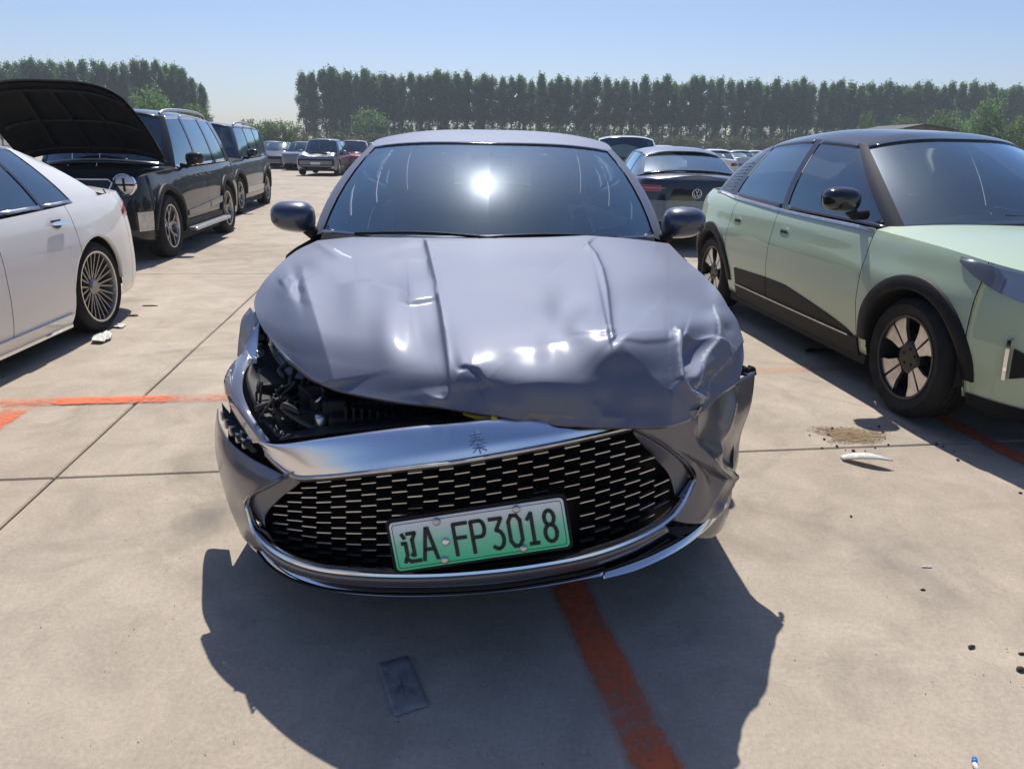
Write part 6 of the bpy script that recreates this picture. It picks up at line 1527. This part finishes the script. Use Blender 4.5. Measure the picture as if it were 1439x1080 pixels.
bx_at(520, 570, 2.05, (.26, .16, .09), 3); bx_at(512, 592, 1.95, (.20, .06, .05), 4); bx_at(600, 588, 2.0, (.22, .16, .08), 0)
for k in range(8):      # cooling ribs on the long cover
    x = 490+k*11; bx_at(x, 574+k*1.5, 1.96, (.008, .10, .05), 3, 0, 'cover_rib', M['plastic'], 0)
for k in range(26):     # radiator fins
    x = 560+k*5.2; bx_at(x, 589+.04*(x-560)*-1+3, 1.915, (.004, .02, .05), 0, 0, 'radiator_fin', M['plastic'], 0)
for k in range(5): bx_at(470+k*30, 600-k*3, 1.925, (.028, .012, .016), 0, 0, 'clip', M['dash'], .003)
for k in range(16):
    x0, y0 = b_rng.uniform(372, 480), b_rng.uniform(520, 590); P = []
    for q in range(5): P.append(at(x0+b_rng.uniform(-26, 30), y0+b_rng.uniform(-20, 22), 2.30-(y0-480)*.0030+b_rng.uniform(-.06, .05)))
    V, Fc = tube(catmull([tuple(p) for p in P], 8), b_rng.choice([.003, .004, .006, .009]), 6); H_('cable', V, Fc, M['cable'], True)
for k in range(3):
    P = [at(470+30*k, 560, 2.15), at(500+30*k, 548, 2.2), at(540+35*k, 560, 2.15), at(560+30*k, 585, 2.02)]
    V, Fc = tube(catmull([tuple(p) for p in P], 8), .018, 8); H_('coolant_hose', V, Fc, M['rubber'], True)
V, Fc = lathe([(0, .02), (.022, .02), (.026, .01), (.026, -.02)], 14); c = Vector(at(448, 568, 2.02)); H_('filler_cap', [c+Vector((v[1], v[2], v[0])) for v in V], Fc, M['plastic'], True)
c = Vector(at(452, 591, 1.96)); H_('filler_cap', [c+Vector((v[1]*.8, v[2]*.8, v[0])) for v in V], Fc, M['satin'], True)
V, Fc = tube([at(652, 581, 1.79), at(666, 585, 1.765), at(682, 588, 1.745), at(698, 589, 1.735)], [.005, .006, .009, .011], 8); H_('yellow_tube', V, Fc, M['yellow'], True)
V, Fc = tube([at(693, 585, 1.735), at(696, 593, 1.715)], .010, 8); H_('yellow_tube', V, Fc, M['yellow'], True)
V, Fc = tube([at(663, 593, 1.75), at(665, 606, 1.695)], .003, 5); H_('snapped_pin', V, Fc, M['plastic'], True)
V, Fc = tube(catmull([tuple(at(*p)) for p in ((452, 545, 2.06), (456, 552, 2.02), (450, 560, 2.0), (444, 565, 2.0))], 5), .005, 6); H_('bay_bracket', V, Fc, M['satin'], True)
# torn black ends behind the right flap
m = MB()
for k in range(7):
    c = at(1040+k*3.2, 522-(k % 3)*2.5, 2.34+.01*k); m.add(box(c, (.012, .02, .022), Matrix.Rotation(k, 3, 'Y')))
H_('torn_bracket', m.V, m.F, M['plastic'], False)
loft('fender_edge', [[(1040, 520, 2.36), (1050, 524, 2.35), (1061, 521, 2.38)], [(1040, 526, 2.36), (1050, 529, 2.35), (1060, 526, 2.38)]], M['satin'], 10, 3, thick=.004)

# ---- things lying on the dashboard of the crumpled car
M['card'] = plain('cardboard', (.80, .64, .42), .8, noise=.2, nscale=12)
def inside(px, py, Y): return at(px, py, Y)
V = [inside(798, 288, 3.60), inside(812, 291, 3.60), inside(818, 283, 3.64), inside(850, 296, 3.60), inside(882, 308, 3.52), inside(878, 318, 3.44), inside(840, 323, 3.36), inside(804, 323, 3.36)]
o = mesh('cardboard_sheet', V, [tuple(range(8))], M['card'], None, False); solid(o, .004); tag(o, 'folded tan cardboard sheet lying behind the windscreen of the crumpled car', 'cardboard')
m = MB()
for (x, y, r_) in ((815, 300, .022), (815, 312, .026), (822, 320, .020)):
    c = Vector(at(x, y, 3.35)); V, Fc = tube([c+Vector((math.cos(t)*r_, 0, math.sin(t)*r_*1.1)) for t in np.linspace(0, 2*math.pi, 18, endpoint=False)], .010, 6, True); m.add((V, Fc)); m.add((lathe([(0, 0), (r_, 0)], 16)[0] and ([c+Vector((v[1], .004, v[2])) for v in lathe([(0, 0), (r_, 0)], 16)[0]], lathe([(0, 0), (r_, 0)], 16)[1])))
o = m.obj('phone_holder', M['plastic'], None, True); tag(o, 'black ringed holder in front of the cardboard on the crumpled car dashboard', 'holder')
V = [at(858, 327, 3.40), at(880, 325.5, 3.42), at(898, 327, 3.40), at(896, 329, 3.36), at(862, 329, 3.36)]
o = mesh('paper_slip', V, [tuple(range(5))], M['platewhite'], None, False); solid(o, .002); tag(o, 'white paper slip on the right end of the crumpled car dashboard', 'paper')
# ------------------------------------------------------------------ litter on the ground
M['litter'] = plain('white_litter', (.62, .61, .57), .7, noise=.2, nscale=40)
M['dirt'] = plain('dirt', (.20, .145, .085), .95, noise=.5, nscale=60, bump=.4)
M['stone'] = plain('dark_stone', (.06, .045, .035), .9, noise=.3, nscale=50)
M['film'] = plain('grey_film', (.26, .25, .235), .55, noise=.25, nscale=20)
M['bluecap'] = plain('blue_plastic', (.03, .16, .5), .35)
def sheet(name, pts, mat, z=.006, wob=.006, n=10, seed=0, t=.002):
    """thin crinkled piece lying on the ground; pts = corners round it"""
    r_ = np.random.default_rng(seed); C_ = [np.array(atz(*p))[:2] for p in pts]; m4 = len(C_)
    c = sum(C_)/m4; V = []; nr_ = 5; ring = resample(np.array(C_+[C_[0]]), n*4+1)[:-1]
    for k in range(nr_):
        f = k/(nr_-1)
        for p in ring: q = c+(p-c)*f; V.append((q[0], q[1], z+wob*(r_.random()*.8+.2*f)*(1 if k else .5)))
    nn = len(ring); Fc = [(k*nn+i, k*nn+(i+1) % nn, (k+1)*nn+(i+1) % nn, (k+1)*nn+i) for k in range(nr_-1) for i in range(nn)]
    o = mesh(name, V, Fc, mat, None, True); solid(o, t, 0); return o
o = sheet('plastic_film', [(530, 934), (573, 922), (604, 992), (553, 1008)], M['film'], .002, .004, 12, 1); tag(o, 'flat grey square of plastic film in the shade below the number plate', 'plastic film')
o = sheet('paper_scrap', [(129, 483), (133, 476), (147, 469), (159, 471), (157, 478), (143, 484)], M['litter'], .004, .03, 8, 2); tag(o, 'crumpled white paper scrap below the white car rear wheel', 'litter')
o = sheet('paper_scrap', [(158, 461), (168, 456), (178, 457), (172, 462)], M['litter'], .003, .015, 6, 3); tag(o, 'small tan scrap just right of the white car rear tyre', 'litter')
def chip(name, px, py, sx, sy, sz, mat, label, rz=0, cat='litter', group=None, seed=0):
    r_ = random.Random(seed+int(px)); p = atz(px, py); bmx = bmesh.new(); bmesh.ops.create_icosphere(bmx, subdivisions=1, radius=.5)
    for v in bmx.verts: v.co = Vector((v.co.x*sx*r_.uniform(.7, 1.2), v.co.y*sy*r_.uniform(.7, 1.2), v.co.z*sz*r_.uniform(.7, 1.2)))
    o = bmo(name, bmx, mat); o.location = (p.x, p.y, sz*.42); o.rotation_euler = (0, 0, rad(rz)); tag(o, label, cat, group); return o
chip('leaf', 188, 444, .10, .05, .02, M['dirt'], 'brown dry leaf right of the white car rear wheel', 10)
chip('metal_strip', 211, 430, .16, .03, .012, M['stone'], 'dark thin strip on the ground left of the long joint', 5)
chip('twig', 268, 336, .12, .08, .03, M['stone'], 'dark bit on the ground beside the black car rear wheel')
for x, y, l in ((465, 272, 'dark bit on the pavement left of the crumpled car roof pillar'), (447, 327, 'dark bit on the pavement right of the left door mirror foot')): chip('stone', x, y, .10, .06, .03, M['stone'], l)
# thin white blade-shaped piece standing up at one end
V = []; nB = 22
for i in range(nB):
    t = i/(nB-1); p = atz(1182+70*t, 645+13*t); w = .036*math.sin(math.pi*min(1, t*.9+.14))**.6; d = Vector((.15, 1, 0)).normalized()
    z = .006+.030*math.sin(math.pi*t*.8)+.012*t
    for s_ in (-1, 0, 1): V.append((p.x+d.x*w*s_, p.y+d.y*w*s_, z+.006*(1-abs(s_))))
o = mesh('plastic_shard', V, gridf(nB, 3), M['litter'], None, True); solid(o, .003); tag(o, 'long white blade-shaped plastic shard near the small heap of dirt', 'plastic shard')
# heap of dirt with crumbs
pc_ = atz(1192, 612); V = []
rr = np.random.default_rng(8)
for i in range(9):
    for k in range(22):
        a = 2*math.pi*k/22; f = i/8; rx, ry = .23*f*(1+.25*math.sin(3*a+1)+.12*math.sin(7*a)), .19*f*(1+.2*math.cos(2*a)); V.append((pc_.x+math.cos(a)*rx, pc_.y+math.sin(a)*ry, .001+.014*(1-f)**1.3*(.6+.6*rr.random())))
Fc = [(i*22+k, i*22+(k+1) % 22, (i+1)*22+(k+1) % 22, (i+1)*22+k) for i in range(8) for k in range(22)]
dm, dnt, db, dout = newmat('scattered_dirt'); ge = N(dnt, 'ShaderNodeNewGeometry'); nz = N(dnt, 'ShaderNodeTexNoise'); nz.inputs['Scale'].default_value = 55; nz.inputs['Detail'].default_value = 6; dnt.links.new(ge.outputs['Position'], nz.inputs['Vector'])
at2 = N(dnt, 'ShaderNodeAttribute'); at2.attribute_name = 'den'; ad = N(dnt, 'ShaderNodeMath', operation='ADD'); dnt.links.new(nz.outputs[0], ad.inputs[0]); dnt.links.new(at2.outputs['Fac'], ad.inputs[1]); mr = N(dnt, 'ShaderNodeMapRange'); mr.inputs[1].default_value = .72; mr.inputs[2].default_value = .95; mr.inputs[4].default_value = .85; dnt.links.new(ad.outputs[0], mr.inputs[0])
db.inputs['Base Color'].default_value = (.24, .165, .09, 1); db.inputs['Roughness'].default_value = .95; tr = N(dnt, 'ShaderNodeBsdfTransparent'); mxs = N(dnt, 'ShaderNodeMixShader'); dnt.links.new(mr.outputs[0], mxs.inputs[0]); dnt.links.new(tr.outputs[0], mxs.inputs[1]); dnt.links.new(db.outputs[0], mxs.inputs[2]); dnt.links.new(mxs.outputs[0], dout.inputs['Surface'])
o = mesh('dirt_heap', V, Fc, dm, None, True); tag(o, 'small brown patch of loose dirt on the sunlit slab, right of the crumpled car', 'dirt', kind='stuff')
aa = o.data.attributes.new('den', 'FLOAT', 'POINT'); aa.data.foreach_set('value', [.66*(1-i/8)**.7 for i in range(9) for k in range(22)])
m = MB(); rr = random.Random(4)
for k in range(46):
    a, f = rr.uniform(0, 6.28), abs(rr.gauss(0, .75)); x, y, s = pc_.x+math.cos(a)*.24*f, pc_.y+math.sin(a)*.2*f, rr.uniform(.003, .009); m.add(box((x, y, s*.5), (s*1.4, s, s), Matrix.Rotation(rr.uniform(0, 3), 3, 'Z')))
o = m.obj('dirt_crumbs', M['stone'], None); tag(o, 'loose dark crumbs scattered round the patch of dirt', 'crumbs', kind='stuff')
chip('clod', 1199, 634, .022, .016, .014, M['stone'], 'brown clod at the lower edge of the dirt patch', seed=3)
chip('twig', 1303, 797, .045, .010, .008, M['litter'], 'pale short twig in the middle of the sunlit slab', 0)
chip('twig', 1297, 829, .022, .008, .008, M['stone'], 'dark short twig just below the pale one', 0)
chip('twig', 1365, 910, .034, .014, .012, M['stone'], 'dark crooked twig below right on the sunlit slab', 20)
chip('stone', 1346, 647, .022, .016, .012, M['stone'], 'single dark pebble right of the white shard')
chip('stone', 1434, 942, .028, .02, .018, M['stone'], 'dark pebble at the right edge, lower of the two')
chip('stone', 1436, 919, .024, .01, .01, M['stone'], 'dark pebble at the right edge, upper of the two')
chip('stone', 1434, 693, .02, .012, .01, M['stone'], 'dark crumb at the right edge near the shadow of the green car')
chip('stone', 1196, 726, .012, .012, .01, M['stone'], 'tiny dark crumb alone below the white shard')
p = atz(1366, 1072); m = MB(); m.add(tube([(p.x-.006, p.y-.03, .007), (p.x+.0, p.y-.008, .008)], .006, 8)); o = m.obj('cigarette_end', M['litter'], None, True); tag(o, 'white cigarette end with blue tip at the bottom right', 'cigarette end')
m = MB(); m.add(tube([(p.x+.0, p.y-.008, .008), (p.x+.008, p.y+.006, .009)], .0066, 8)); m.obj('tip', M['bluecap'], o, True)
# black strip of trim under the green car and a black cable
p = atz(1158, 494); m = MB(); m.add(box((p.x, p.y, .012), (.30, .035, .02), Matrix.Rotation(rad(8), 3, 'Z'))); m.add(box((p.x-.10, p.y-.01, .022), (.06, .03, .02), Matrix.Rotation(rad(20), 3, 'Z')))
o = m.obj('trim_piece', M['plastic'], None); bev(o, .006); tag(o, 'black broken trim piece in the shade beside the green car', 'trim piece')
# fine grit over the slabs
m = MB(); rr = random.Random(12)
for k in range(220):
    px_k, py_k = rr.uniform(0, 1439), rr.uniform(560, 1080); p = atz(px_k, py_k); s = rr.uniform(.0008, .0022); m.add(box((p.x, p.y, s*.4), (s*1.5, s, s*.8), Matrix.Rotation(rr.uniform(0, 3), 3, 'Z')))
o = m.obj('grit', M['stone'], None); tag(o, 'fine dark grit scattered over the concrete', 'grit', kind='stuff')

# ------------------------------------------------------------------ summer haze over the yard
hv = MB(); hv.add(box((0, 120, 11), (520, 420, 24)))
hm = bpy.data.materials.new('haze_air'); hm.use_nodes = True; ht = hm.node_tree; ht.nodes.remove(ht.nodes['Principled BSDF'])
pv = ht.nodes.new('ShaderNodeVolumePrincipled'); pv.inputs['Color'].default_value = (.80, .90, 1.0, 1); pv.inputs['Density'].default_value = .0008; pv.inputs['Anisotropy'].default_value = .2
ht.links.new(pv.outputs[0], ht.nodes['Material Output'].inputs['Volume'])
hz_ = hv.obj('haze', hm, None); tag(hz_, 'thin pale summer haze over the whole yard', 'haze', kind='stuff')
